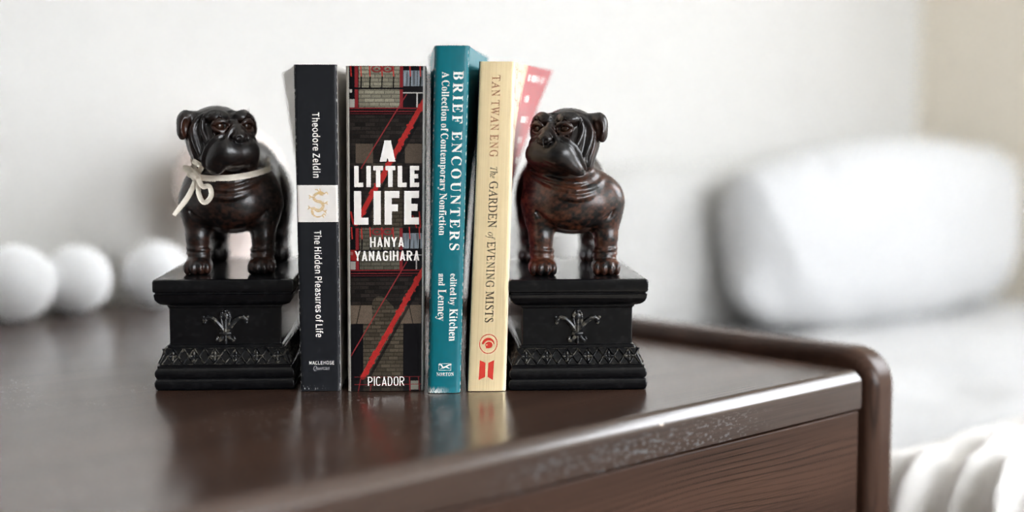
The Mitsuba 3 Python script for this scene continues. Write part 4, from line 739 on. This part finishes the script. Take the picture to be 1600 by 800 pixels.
def dog_sdf(p):
    """The whole bulldog (mm): x to the viewer's right, tail towards +y, paws on z = 0; head turned to +x."""
    p = np.asarray(p, np.float32)
    m = p.copy()
    m[:, 0] = np.abs(m[:, 0])
    d = ell(p, (0, 14, 48), (28.5, 24, 23.5))                            # chest
    d = smin(d, ell(m, (20, 13, 46), (11.5, 16, 20)), 6)                 # shoulders
    d = smin(d, ell(p, (0, 52, 55.5), (25, 48, 25)), 8)                    # barrel
    d = smin(d, ell(p, (0, 88, 59.5), (24, 25, 25)), 8)                  # rump
    d = smin(d, bone(p, (0, 15, 58), (-3, 7, 78), 22.5, 18.5), 6)        # neck
    d = smin(d, ell(p, (0, -2, 43), (20, 9.5, 14)), 6)                   # breast
    fl = smin(bone(m, (21.6, 9, 44), (20.4, 6, 23), 9.8, 7.0), bone(m, (20.4, 6, 23), (19.8, 6, 9), 6.9, 6.7), 3)
    fl = smin(fl, ell(m, (19.8, 2.5, 5.2), (8.9, 9.4, 6.2)), 2.5)
    hl = ell(m, (20.0, 93, 43), (11.4, 18, 23))
    hl = smin(hl, bone(m, (20.5, 88, 30), (21, 103, 19), 9.4, 6.8), 4)
    hl = smin(hl, bone(m, (21, 103, 19), (21, 102, 8), 6.7, 6.6), 2)
    hl = smin(hl, ell(m, (21, 97.5, 5), (8.2, 9.4, 6)), 2.5)
    for cx, cy in ((19.8, -4.2), (21, 90.0)):                            # toes with gaps between them
        toes = [ell(m, (cx + ox, cy + oy, 4.2), (2.5, 4.2, 4.4)) for ox, oy in ((-6.2, 2.0), (-2.2, .2), (2.2, .2), (6.2, 2.0))]
        t = np.min(toes, axis=0)
        if cy < 50:
            fl = smin(fl, t, .9)
        else:
            hl = smin(hl, t, .9)
    for z in (12.2, 15.4):                                               # creases above the paw
        ringp = [(19.9 + 6.7 * math.cos(a), 6 + 6.7 * math.sin(a), z + .7 * math.cos(a)) for a in np.linspace(math.pi, 2 * math.pi, 9)]
        fl = smin(fl, np.min([bone(m, ringp[k], ringp[k + 1], 1.3, 1.3) for k in range(8)], axis=0), 1.2)
    d = smin(smin(d, fl, 5), hl, 6)
    d = smin(d, bone(p, (0, 109, 64), (2, 116, 58), 4.2, 2.6), 3)        # stub tail
    for zc, w, yf in ((57.5, 20, -10.4), (52.8, 21, -11.8), (48.2, 19, -12.6)):   # dewlap folds
        d = smin(d, cord(p, [(-w, 3, zc + 8.5), (-w * .55, yf + 4.5, zc + 2.5), (1, yf, zc), (w * .6, yf + 4.5, zc + 2.5), (w + 1, 3, zc + 8.5)], 2.0, 13), 1.6)
    d = smax(d, -cord(m, [(23.5, -1, 40), (19, -4.5, 34), (13, -7, 31)], .8), 3.0)
    d = smax(d, -cord(m, [(25.2, 70, 56), (24.8, 74, 45), (23, 76, 33)], 1.0), 3.0)
    q = (p - HEAD_C.astype(np.float32)) @ HR
    near = (q ** 2).sum(-1) < 48 ** 2
    h = np.full(len(p), 60.0, np.float32)
    if near.any():
        h[near] = head_sdf(q[near])
    d = smin(d, h, 2.2)
    return smax(d, -p[:, 2], .3)


def surface_net(f, lo, hi, h):
    """Quads of the surface f = 0, from a grid that is evaluated only in blocks near it."""
    B = 8
    nb = np.ceil((np.asarray(hi) - lo) / (h * B)).astype(int)
    D = np.empty(nb * B + 1, np.float32)
    bi = np.stack(np.meshgrid(*[np.arange(k) for k in nb], indexing='ij'), -1).reshape(-1, 3)
    fc = f(np.asarray(lo) + (bi * B + B / 2) * h)
    off = np.stack(np.meshgrid(*[np.arange(B + 1)] * 3, indexing='ij'), -1).reshape(-1, 3)
    near = np.abs(fc) < h * B * 1.6
    D[:] = 9.0
    for b in bi[(~near) & (fc < 0)]:
        s = b * B
        D[s[0]:s[0] + B + 1, s[1]:s[1] + B + 1, s[2]:s[2] + B + 1] = -9.0
    sel = bi[near]
    for k in range(0, len(sel), 160):
        idx = (sel[k:k + 160, None] * B + off[None]).reshape(-1, 3)
        D[idx[:, 0], idx[:, 1], idx[:, 2]] = f(np.asarray(lo) + idx * h)
    ins = D < 0
    n = np.array(D.shape) - 1
    cnt = sum(ins[a:a + n[0], b:b + n[1], c:c + n[2]].astype(np.int8) for a in (0, 1) for b in (0, 1) for c in (0, 1))
    cells = np.stack(np.nonzero((cnt > 0) & (cnt < 8)), -1)
    index = np.full(n, -1, np.int64)
    index[tuple(cells.T)] = np.arange(len(cells))
    acc, w = np.zeros((len(cells), 3)), np.zeros(len(cells))
    C = np.array([(a, b, c) for a in (0, 1) for b in (0, 1) for c in (0, 1)])
    for i in range(8):
        for j in range(i + 1, 8):
            if np.abs(C[i] - C[j]).sum() != 1:
                continue
            a, b = cells + C[i], cells + C[j]
            va, vb = D[tuple(a.T)], D[tuple(b.T)]
            x = (va < 0) != (vb < 0)
            t = np.where(x, va / np.where(x, va - vb, 1), 0)
            acc += x[:, None] * (a + t[:, None] * (b - a))
            w += x
    V = np.asarray(lo) + acc / w[:, None] * h
    F = []
    for ax in range(3):
        u, v = [(1, 2), (2, 0), (0, 1)][ax]
        sl = [slice(1, n[k]) if k != ax else slice(0, n[k]) for k in range(3)]
        sh = list(sl)
        sh[ax] = slice(1, n[ax] + 1)
        a, b = ins[tuple(sl)], ins[tuple(sh)]
        e = np.stack(np.nonzero(a != b), -1) + [0 if k == ax else 1 for k in range(3)]
        flip = ins[tuple(e.T)]
        du, dv = np.eye(3, dtype=int)[u], np.eye(3, dtype=int)[v]
        q = np.stack([index[tuple((e - s).T)] for s in (du + dv, dv, 0 * du, du)], -1)
        F.append(np.where(flip[:, None], q, q[:, ::-1]))
    return V, np.vstack(F)


DV, DF = surface_net(dog_sdf, (-37, -36, -1.4), (42, 120, 110), 0.72)
dog_mesh = trimesh.Trimesh(DV, tri(DF), process=False)
trimesh.smoothing.filter_taubin(dog_mesh, iterations=4)
DV = np.asarray(dog_mesh.vertices)
# bronze: black patina rubbed through to red-brown on chest, legs and ears
_n = vfbm(DV * .11, 4, 3) * .6 + vfbm(DV * .5, 2, 8) * .4
_front = np.clip(1 - (DV[:, 1] - 5) / 40, 0.25, 1)
_low = np.clip((74 - DV[:, 2]) / 22, 0, 1)
HQ = (DV - HEAD_C) @ HR
_ear = np.exp(-(((np.abs(HQ) - [23.0, 0.5, 7]) / [3.5, 3, 6]) ** 2).sum(1)) * (HQ[:, 1] < 3)
_rim = np.exp(-(((np.abs(HQ) * [1, 1, 1] - [9.6, 17.6, 8.2]) / [5.5, 4, 4.2]) ** 2).sum(1)) * (HQ[:, 1] < 0) * (HQ[:, 2] > 0)


def bronze(chest):
    k = np.clip((_n - .40) * 2.6, 0, 1) * (_low * _front * chest + .10) + .5 * _ear + .45 * _rim * (_n > .42)
    k = np.clip(k, 0, 1)[:, None]
    return np.array([.0030, .0028, .0032]) * (1 - k) + np.array([.085, .028, .013]) * k


scene['m_bronze'] = principled({'type': 'mesh_attribute', 'name': 'vertex_color'}, 0.30, 0.5, clearcoat=0.15, clearcoat_gloss=.85)
scene['m_black_resin'] = principled(mikit.proc(lambda p, n, uv: mikit.mix((0.002, 0.0022, 0.003), (0.006, 0.006, 0.007), mikit.smoothstep(.5, .8, mikit.fbm(p.x * 300, p.y * 300, p.z * 300)))), 0.17, 0.45)
scene['m_relief'] = principled(mikit.proc(lambda p, n, uv: mikit.mix((0.005, 0.0055, 0.007), (0.15, 0.135, 0.105), mikit.smoothstep(.45, .8, mikit.fbm(p.x * 500, p.y * 500, p.z * 500)) * .7)), 0.32, 0.5)
scene['m_amber_eye'] = principled((0.020, 0.008, 0.004), 0.18, 0.5)

HWD, HDD = 34.0, 66.0          # half width and half depth of the pedestal's shaft (mm)
PROFILE = [(40.6, 0), (42.0, .5)] + [(40.9 + 1.5 * math.sin(a), 3.7 - 3.1 * math.cos(a)) for a in np.linspace(.35, math.pi - .25, 9)] + \
          [(41.0, 7.0)] + [(40.6 + 1.6 * math.sin(a), 10.2 - 3.0 * math.cos(a)) for a in np.linspace(.3, math.pi - .3, 9)] + \
          [(40.8, 13.4), (40.8, 15.0), (39.9, 15.3), (39.0, 17.5), (37.3, 21), (36.2, 24.2), (35.9, 25.4), (35.3, 25.5), (35.2, 26.8), (34.2, 27.3), (34.0, 28),
           (34.0, 49.3), (34.4, 50.0), (35.0, 50.3), (35.0, 51.3), (36.2, 51.6)] + [(36.0 + 5.9 * math.sin(a), 58.0 - 6.2 * math.cos(a)) for a in np.linspace(.25, math.pi / 2, 9)] + \
          [(42.0, 58.6), (41.2, 59.0), (41.2, 59.7), (42.1, 60.2), (42.5, 61.2), (42.5, 66.2), (42.0, 67.4), (41.0, 68.0)]


def pedestal_mesh():
    loops = []
    for o, z in PROFILE:
        hw, hd, r = o, o - HWD + HDD, 1.0
        pts = []
        for cx, cy, a0 in ((hw - r, -hd + r, -90), (hw - r, hd - r, 0), (-hw + r, hd - r, 90), (-hw + r, -hd + r, 180)):
            pts += [(cx + r * math.cos(math.radians(a0 + a)), cy + r * math.sin(math.radians(a0 + a)), z) for a in (0, 22.5, 45, 67.5, 90)]
        loops.append(pts)
    L = np.array(loops)
    n, m = L.shape[:2]
    ids = np.arange(n * m).reshape(n, m)
    a, b = ids[:-1], ids[1:]
    q = np.stack([a, np.roll(a, -1, 1), np.roll(b, -1, 1), b], -1).reshape(-1, 4)
    v = np.vstack([L.reshape(-1, 3), [[0, 0, 0], [0, 0, 68.0]]])
    k = np.arange(m)
    f = [tri(q), np.stack([np.roll(k, -1), k, 0 * k + n * m], -1), np.stack([(n - 1) * m + k, (n - 1) * m + np.roll(k, -1), 0 * k + n * m + 1], -1)]
    return trimesh.Trimesh(v, np.vstack(f), process=False)


def on_slope(a, b, out, side):
    """Point on the sloping band: a along the face (mm from its middle), b 0..1 up the slope, out mm proud; side 0 front, 1 right, -1 left."""
    z = 15.6 + b * 9.4
    o = np.interp(z, [15.3, 17.5, 21, 24.2, 25.4], [39.9, 39.0, 37.3, 36.2, 35.9]) + out * .9
    z = z + out * .42
    if side == 0:
        return np.stack([a, -(o - HWD + HDD), z], -1)
    return np.stack([side * o, -a * side * -1.0 if side > 0 else -a, z], -1)


def band_strip(p0, p1, side, w=.62, hgt=1.25):
    """A small ridge on the slope from (a, b) to (a, b), triangular in section."""
    p0, p1 = np.array(p0, float), np.array(p1, float)
    d = p1 - p0
    nrm = np.array([-d[1] * 10.4, d[0]])
    nrm = nrm / np.linalg.norm(nrm) * w
    nrm = np.array([nrm[0], nrm[1] / 10.4])
    V = []
    for q in (p0, (p0 + p1) / 2, p1):
        for o, up in ((-1, -.3), (0, hgt), (1, -.3)):
            V.append(on_slope(q[0] + nrm[0] * o, np.clip(q[1] + nrm[1] * o, 0, 1.0), up, side))
    f = []
    for k in (0, 3):
        f += [(k, k + 1, k + 4), (k, k + 4, k + 3), (k + 1, k + 2, k + 5), (k + 1, k + 5, k + 4), (k + 2, k, k + 3), (k + 2, k + 3, k + 5)]
    f += [(0, 2, 1), (6, 7, 8)]
    m = trimesh.Trimesh(np.array(V), f, process=False)
    m.fix_normals()
    return m


def rosette(a, side):
    """Four petals round a bead."""
    ms = []
    for da, db in ((2.2, 0), (-2.2, 0), (0, .2), (0, -.2), (0, 0)):
        s = trimesh.creation.icosphere(subdivisions=1, radius=1.0)
        v = np.asarray(s.vertices) * ([1.6, .085, .8] if db == 0 and da else [.9, .15, .8] if db else [.9, .085, 1.1])
        ms.append(trimesh.Trimesh(on_slope(a + da + v[:, 0], np.clip(.5 + db + v[:, 1], 0.02, .98), v[:, 2], side), s.faces, process=False))
        ms[-1].fix_normals()
    return join(ms)


def emblem():
    """Fleur-de-lis in relief, on the front of the shaft."""
    y = -HDD
    ms = []

    def stroke(pts, r):
        q = spline([(x, y - d, z) for x, z, d in pts], 18)
        rr = 1.25 * np.interp(np.linspace(0, 1, 18), np.linspace(0, 1, len(r)), r)
        m = tube(q, rr, 8)
        ms.append(m)

    def bead(x, z, r, d=.8, sx=1, sz=1):
        s = trimesh.creation.icosphere(subdivisions=2, radius=r)
        s.apply_scale([sx, .7, sz])
        s.apply_translation([x, y - d, z])
        ms.append(s)
    for s in (-1, 1):
        stroke([(s * .6, 34.5, .5), (s * 2.6, 37.6, 1.0), (s * 5.6, 41.4, 1.2), (s * 9.2, 43.6, 1.0), (s * 12.4, 42.8, .8)], [1.0, 1.3, 1.2, 1.1, .9])
        for x, z, r in ((12.2, 42.4, 1.7), (10.6, 44.2, 1.2), (13.4, 44.0, 1.1), (12.6, 40.6, 1.1)):
            bead(s * x, z, r)
        stroke([(s * .8, 33.2, .6), (s * 2.4, 31.0, 1.0), (s * 4.6, 29.6, 1.0), (s * 5.4, 31.0, .8)], [1.0, 1.1, 1.0, .8])
        bead(s * 4.9, 31.2, 1.0)
        stroke([(s * 1.0, 36, .8), (s * 2.0, 40, 1.0), (s * 2.6, 44, 1.0), (s * .6, 48.2, .8)], [.8, .9, .9, .6])
    bead(0, 44.4, 2.7, .9, 1, 1.25)
    for x, z in ((0, 47.6), (-1.9, 46.6), (1.9, 46.6), (-2.5, 44.2), (2.5, 44.2), (0, 42), (0, 44.6)):
        bead(x, z, 1.0, 1.9)
    stroke([(0, 42, 1), (0, 37, 1.1), (0, 31.5, .9), (0, 27.6, .5)], [1.2, 1.0, 1.1, .7])
    stroke([(-3.0, 34, 1.2), (0, 33.8, 2.0), (3.0, 34, 1.2)], [.9, 1.1, .9])
    return join(ms)


PED, EMB = pedestal_mesh(), emblem()
STRIPS = []
for side, half, n in ((0, 38.0, 6), (1, 69.0, 11), (-1, 69.0, 11)):
    w = 2 * half / n
    for k in range(n):
        a = -half + k * w
        for p0, p1 in (((a, 0.02), (a + w / 2, .98)), ((a + w / 2, .98), (a + w, .02)), ((a, .98), (a + w / 2, .02)), ((a + w / 2, .02), (a + w, .98))):
            STRIPS.append(band_strip(p0, p1, side))
            STRIPS.append(band_strip([p0[0] + w * .5 - (w if p0[0] + w * .5 > half - .1 else 0), p0[1]] if False else [p0[0] * .985, p0[1] * .8 + .1], [p1[0] * .985, p1[1] * .8 + .1], side, .3, .45))
    STRIPS.append(band_strip((-half - 1, .0), (half + 1, .0), side, .5, .5))
    STRIPS.append(band_strip((-half + 1, 1.0), (half - 1, 1.0), side, .5, .5))
LATTICE = join(STRIPS)


def mirrored_head(v):
    """The second bulldog carries its head further over to the side that it looks to."""
    k = np.clip((v[:, 2] - 52) / 24, 0, 1) * np.clip((48 - v[:, 1]) / 30, 0, 1)
    k = k * k * (3 - 2 * k)
    return v + k[:, None] * [10.5, 0, -1.5]


def bookend(key, X, Y, yaw, mirror, label, chest, dog_dx, dog_dy):
    """Pedestal with a standing bulldog. (X, Y): middle of the pedestal's front edge at the table."""
    back = 42.5 - HWD + HDD
    base = placed(X, Y, 0.0002, yaw)
    f = lambda p: base((np.asarray(p, float) + [0, back, 0]) / 1000)
    s = -1.0 if mirror else 1.0

    def fd(p):
        p = np.asarray(p, float) * [s, 1, 1]
        return f(p + [dog_dx, -back + dog_dy, 68.0])
    p = put(key + '__pedestal', move(PED, f), 'm_black_resin', 'black moulded pedestal', smooth=28)
    put(p + '__lattice_band', move(LATTICE, f), 'm_relief', 'band of crossed diamonds')
    put(p + '__fleur_de_lis', move(EMB, f), 'm_relief', 'fleur-de-lis in relief', smooth=40)
    for side, half, n in ((0, 38.0, 6), (1, 69.0, 11), (-1, 69.0, 11)):
        for k in range(n):
            put(p + '__rosette', move(rosette(-half + (k + .5) * 2 * half / n, side), f), 'm_relief', smooth=True)
    m = move(dog_mesh, lambda v: fd(mirrored_head(v) if mirror else v))
    if mirror:
        m.faces = m.faces[:, ::-1]
    d = put(key + '__bulldog', m, 'm_bronze', 'standing bulldog in dark bronze', smooth=True, color=bronze(chest))
    for e in EYES:
        q = HEAD_C + HR @ (np.array(e) + [0, -.6, 0])
        ball = trimesh.creation.icosphere(subdivisions=3, radius=3.3)
        put(d + '__eye', move(ball, lambda v: fd(mirrored_head(v + q) if mirror else v + q)), 'm_amber_eye', 'amber eye', smooth=True)
    note(key, label, 'bookend', 'bulldog bookends')
    return fd


LEFT = bookend('bulldog_bookend', -.1750, .8560, math.radians(3.6), False,
               'black pedestal bookend with a bronze bulldog that wears a cream ribbon, left of the books', .5, 0.0, 32.0)
bookend('bulldog_bookend_001', .0405, .8560, math.radians(3.6), True,
        'black pedestal bookend with a bare-necked rust-brown bulldog, right of the books', 1.25, 0.0, 26.0)

# ------------------------------------------------------------------ ribbon round the left bulldog's neck
scene['m_ribbon'] = principled(mikit.proc(lambda p, n, uv: mikit.mix((0.72, 0.65, 0.55), (0.84, 0.77, 0.67), mikit.noise(p.x * 500, p.y * 500, p.z * 900))), 0.55, 0.4, sheen=.4)


def px(points):
    """(mm right of the paws' middle, mm above the pedestal) as measured on the front of the dog, lifted off its surface."""
    out = []
    for x, z, lift in points:
        ys = np.linspace(-40, 60, 401)
        inside = dog_sdf(np.stack([np.full(401, x), ys, np.full(401, z)], -1)) < 0
        y = ys[np.argmax(inside)] if inside.any() else 6.0
        out.append((x, y - lift, z))
    return np.array(out)


def strip(pts, width, n=60, thick=.35, across=None):
    c = spline(pts, n)
    t = np.gradient(c, axis=0)
    t /= np.linalg.norm(t, axis=1, keepdims=True)
    if across is None:
        a = np.cross(t, [0, 1, 0])
    else:
        a = np.broadcast_to(np.asarray(across, float), t.shape)
        a = a - t * (a * t).sum(1, keepdims=True)
    a = a / (np.linalg.norm(a, axis=1, keepdims=True) + 1e-9)
    nn = np.cross(a, t)
    w = np.linspace(-.5, .5, 5)
    wd = np.interp(np.linspace(0, 1, n), np.linspace(0, 1, len(np.atleast_1d(width))), np.atleast_1d(width)) if np.ndim(width) else np.full(n, width)
    g = c[:, None] + a[:, None] * (w[None, :, None] * wd[:, None, None]) + nn[:, None] * (.35 * (1 - (2 * w) ** 2))[None, :, None]
    return slab(g + nn[:, None] * thick / 2, g - nn[:, None] * thick / 2)[0]


def neck_ring():
    th = np.radians(np.linspace(0, 360, 97))
    c = np.array([-2.0, 13.0])
    pts = []
    for a in th:
        dx, dy = math.cos(a), math.sin(a)
        z = 63.5 + .26 * (dy * 20 + 8) + 1.2 * dx
        r = np.linspace(8, 42, 140)
        P = np.stack([c[0] + dx * r, c[1] + dy * r, np.full(140, z)], -1)
        rs = max(r[dog_sdf(P + [0, 0, o]) < 0].max(initial=12) for o in (-2.0, -1.0, 0.0, 1.0))
        pts.append((rs, z))
    rs = np.array(pts)
    k = np.ones(7) / 7
    r = np.convolve(np.r_[rs[-4:-1, 0], rs[:, 0], rs[1:4, 0]], k, 'valid')
    r = np.maximum(r, rs[:, 0] * .985) + .35
    P = np.stack([c[0] + np.cos(th) * r, c[1] + np.sin(th) * r, rs[:, 1]], -1)
    return strip(P, 3.9, 120, .35, (0, -.25, 1))


kx, kz = -18.6, 62.0
K = px([(kx, kz, 1.6)])[0]
put('neck_ribbon__band', move(neck_ring(), LEFT), 'm_ribbon', smooth=True)
kn = trimesh.creation.icosphere(subdivisions=3, radius=1.0)
kv = np.asarray(kn.vertices)
kv = kv * ([4.0, 2.3, 3.6]) * (1 + .22 * np.sin(kv[:, :1] * 5 + kv[:, 2:] * 3))
k2 = kv * [.95, .7, .62] + [5.0, -.2, -.4]
put('neck_ribbon__knot', move(join([trimesh.Trimesh(kv + K, kn.faces, process=False), trimesh.Trimesh(k2 + K, kn.faces, process=False)]), LEFT), 'm_ribbon', smooth=True)
put('neck_ribbon__loop', move(strip(px([(-18.6, 62.5, 2), (-20.6, 65.5, 2.4), (-21.2, 69, 3.2), (-18.4, 70.4, 4.2), (-15.2, 68.6, 4.0), (-15.6, 66.2, 3.2), (-18.2, 63.2, 2.4)]), 3.3), LEFT), 'm_ribbon', smooth=True)
put('neck_ribbon__loop', move(strip(px([(-18.2, 60.5, 2.4), (-17.6, 54.5, 2.2), (-16.2, 48.8, 2.0), (-13.2, 45.6, 2.0), (-9.9, 47.8, 2.0), (-8.8, 52.6, 2.2), (-10.4, 55.6, 2.6), (-13.2, 55.2, 3.0), (-16.2, 57.8, 3.2), (-18.2, 60.6, 2.6)]), 3.1), LEFT), 'm_ribbon', smooth=True)
tail = px([(-19.2, 60.5, 2.2), (-21.0, 55.0, 2.4), (-24.2, 48.6, 3.2)])
tail = np.vstack([tail, tail[-1] + [[-5.0, -1.2, -6.8], [-8.4, -1.8, -11.2]]])
put('neck_ribbon__end', move(strip(tail, [2.8, 3.2, 3.4, 3.2, 2.4]), LEFT), 'm_ribbon', smooth=True)
put('neck_ribbon__end', move(strip(np.array([K + [-1, .6, .4], K + [-3.8, 1.6, 2.6], K + [-7.4, 5.0, 4.0], K + [-10.4, 9.0, 4.4]]), [3.0, 4.0, 4.2, 3.4]), LEFT), 'm_ribbon', smooth=True)
note('neck_ribbon', 'cream fabric ribbon tied in a bow round the neck of the left bronze bulldog', 'ribbon')

# ------------------------------------------------------------------ cotton balls, cord, vase
def ball(key, X, Y, r, label):
    s = trimesh.creation.icosphere(subdivisions=5, radius=1.0)
    v = np.asarray(s.vertices)
    k = 1 + .022 * (vfbm(v * 2.2 + X * 90, 3, 5) - .5) + .012 * (vfbm(v * 11 + X * 50, 2, 6) - .5)
    v = v * k[:, None] * r
    v[:, 2] -= v[:, 2].min()
    put(key, trimesh.Trimesh(W(v + [X, Y, 0.0]), s.faces, process=False), 'm_cotton', label, 'cotton ball', 'white cotton ball lights', smooth=True)


ball('cotton_ball', -.4100, 1.166, .0318, 'nearest and largest white cotton ball, cut off by the left edge of the picture')
ball('cotton_ball_001', -.3765, 1.222, .0296, 'middle white cotton ball of the three behind the left bookend')
ball('cotton_ball_002', -.3205, 1.275, .0296, 'farthest white cotton ball, half hidden behind the left bookend')
cpts = [(-.10, 1.150), (.10, 1.168), (.30, 1.158), (.48, 1.150), (.535, 1.158), (.585, 1.166), (.635, 1.169), (.70, 1.170), (.80, 1.172)]
cl = spline([(x, y, TOP + .0034 + .010 * math.exp(-((x - .625) / .03) ** 2)) for x, y in cpts if x < .79], 120)
put('light_cord', tube(cl, .0032, 10), 'm_cord', 'thin grey cord lying behind the white cotton balls', 'cord', smooth=True)

prof = [(0, 0), (.026, 0), (.027, .004), (.022, .016), (.021, .038), (.028, .058)] + [(.0505 * math.sin(a), .110 - .0505 * math.cos(a)) for a in np.linspace(.75, 2.72, 22)] + \
       [(.0165, .160), (.018, .1655), (.0165, .1665), (.0145, .162), (.0, .158)]
vase = trimesh.creation.revolve(np.array(prof), sections=64)
put('peach_vase', move(vase, lambda p: W(p + [-.2600, 1.318, 0.0004])), 'm_peach', 'round pale peach vase, blurred behind the left bulldog', 'vase', smooth=40)

# ------------------------------------------------------------------ bed
BX0, BX1, BY0, BY1, BZ = .897, 2.030, -.85, 1.180, TOP - .100


def rounded_path(x0, x1, z0, z1, r, n=10):
    pts = [(x0, z0)] + arc(x0 + r, z1 - r, r, 180, 90, n) + [(x0 + r + k * (x1 - x0 - 2 * r), z1) for k in np.linspace(.02, .98, 70)] + arc(x1 - r, z1 - r, r, 90, 0, n) + [(x1, z0)]
    p = np.array(pts)
    L = np.r_[0, np.cumsum(np.linalg.norm(np.diff(p, axis=0), axis=1))]
    q = np.linspace(0, L[-1], 220)
    return np.stack([np.interp(q, L, p[:, 0]), np.interp(q, L, p[:, 1])], -1)


def cloth(path, y0, y1, ny, disp, thick):
    t = np.gradient(path, axis=0)
    nn = np.stack([-t[:, 1], t[:, 0]], -1)
    nn /= np.linalg.norm(nn, axis=1, keepdims=True)
    y = np.linspace(y0, y1, ny)
    P = np.stack([np.repeat(path[:, :1], ny, 1), np.repeat(y[None], len(path), 0), np.repeat(path[:, 1:], ny, 1)], -1)
    N = np.stack([np.repeat(nn[:, :1], ny, 1), np.zeros_like(P[..., 0]), np.repeat(nn[:, 1:], ny, 1)], -1)
    d = disp(P)[..., None]
    return slab(P + N * d, P + N * (d - thick))[0]


def sheet_folds(P):
    w = vfbm(P * 3.0, 3, 11)
    return .004 + .012 * (vfbm(P * [4.0, 9.0, 4.0] + w[..., None] * 2, 3, 12) - .5) + .004 * np.sin(P[..., 1] * 40 + w * 18)


def duvet_folds(P):
    w = vfbm(P * 2.4, 3, 21)
    ridge = 1 - np.abs(np.sin(P[..., 1] * 90 - P[..., 0] * 8 + w * 9 - P[..., 2] * 10))
    soft = 1 - np.abs(np.sin(P[..., 1] * 33 - P[..., 0] * 16 + w * 7 + 1))
    edge = np.clip((.56 + .06 * (w - .5) - P[..., 1]) / .07, 0, 1)
    return (.013 * ridge ** 1.3 + .010 * soft + .012 * (vfbm(P * 9, 3, 22) - .4)) * edge * (2 - edge) + .008


put('bed__mattress', rbox(BX0 + .008, BX1 - .004, BY0, BY1 - .004, .26, BZ - .006, .03, 6), 'm_linen')
put('bed__sheet', cloth(rounded_path(BX0, BX1, BZ - .17, BZ, .035), BY0 + .01, BY1 - .01, 200, sheet_folds, .003), 'm_linen', 'white sheet', smooth=True)
put('bed__base', rbox(BX0 + .02, BX1 - .02, BY0 + .02, BY1 - .02, .10, .26, .01, 3), 'm_cord')
for x in (BX0 + .07, BX1 - .07):
    for y in (BY0 + .07, BY1 - .07):
        put('bed__leg', box(x - .03, x + .03, y - .03, y + .03, 0, .10), 'm_wood')
note('bed', 'bed made up with a rumpled white sheet, beside the dresser', 'bed')
put('duvet', cloth(rounded_path(BX0 - .012, BX1 - .03, BZ - .28, BZ + .008, .05), BY0 + .02, .56, 220, duvet_folds, .006), 'm_duvet', 'crumpled greyish white duvet in folds at the near end of the bed', 'duvet', smooth=True)


def pillow(cx, cy, cz, hx, hy, hz, lean, seed):
    a, b = np.meshgrid(np.linspace(-np.pi / 2, np.pi / 2, 120), np.linspace(-np.pi, np.pi, 240, endpoint=False), indexing='ij')
    pw = lambda q, e: np.sign(q) * np.abs(q) ** e
    x = hx * pw(np.sin(a), .62)
    y = hy * pw(np.cos(a), 1.0) * pw(np.cos(b), .85)
    z = hz * pw(np.cos(a), .40) * pw(np.sin(b), .75)
    P = np.stack([x, y, z], -1)
    w = vfbm(P * 4 + seed, 3, seed)
    fold = np.abs(np.sin(P[..., 0] * 16 + P[..., 2] * 9 + w * 9)) * np.clip(np.abs(P[..., 0]) / hx - .25, 0, 1)
    P = P * (1 + .16 * (vfbm(P * 7 + seed, 3, seed + 1) - .5) - .07 * fold)[..., None]
    c, s = math.cos(lean), math.sin(lean)
    P = np.stack([P[..., 0], P[..., 1] * c + P[..., 2] * s, -P[..., 1] * s + P[..., 2] * c], -1)
    n, m = a.shape
    ids = np.arange(n * m).reshape(n, m)
    q = np.stack([ids[:-1], np.roll(ids[:-1], -1, 1), np.roll(ids[1:], -1, 1), ids[1:]], -1).reshape(-1, 4)
    M = trimesh.Trimesh(P.reshape(-1, 3) + [cx, cy, cz], tri(q), process=True)
    M.fix_normals()
    return M


put('pillow', pillow(1.700, 1.034, BZ + .122, .346, .078, .120, .10, 31), 'm_linen', 'big plump bright white pillow, nearer to the cream wall of the two', 'pillow', smooth=True)
put('pillow_001', pillow(1.475, 1.147, BZ + .110, .325, .050, .108, .03, 47), 'm_linen_cream', 'duller white pillow leaning on the wall behind the bright plump one', 'pillow', smooth=True)
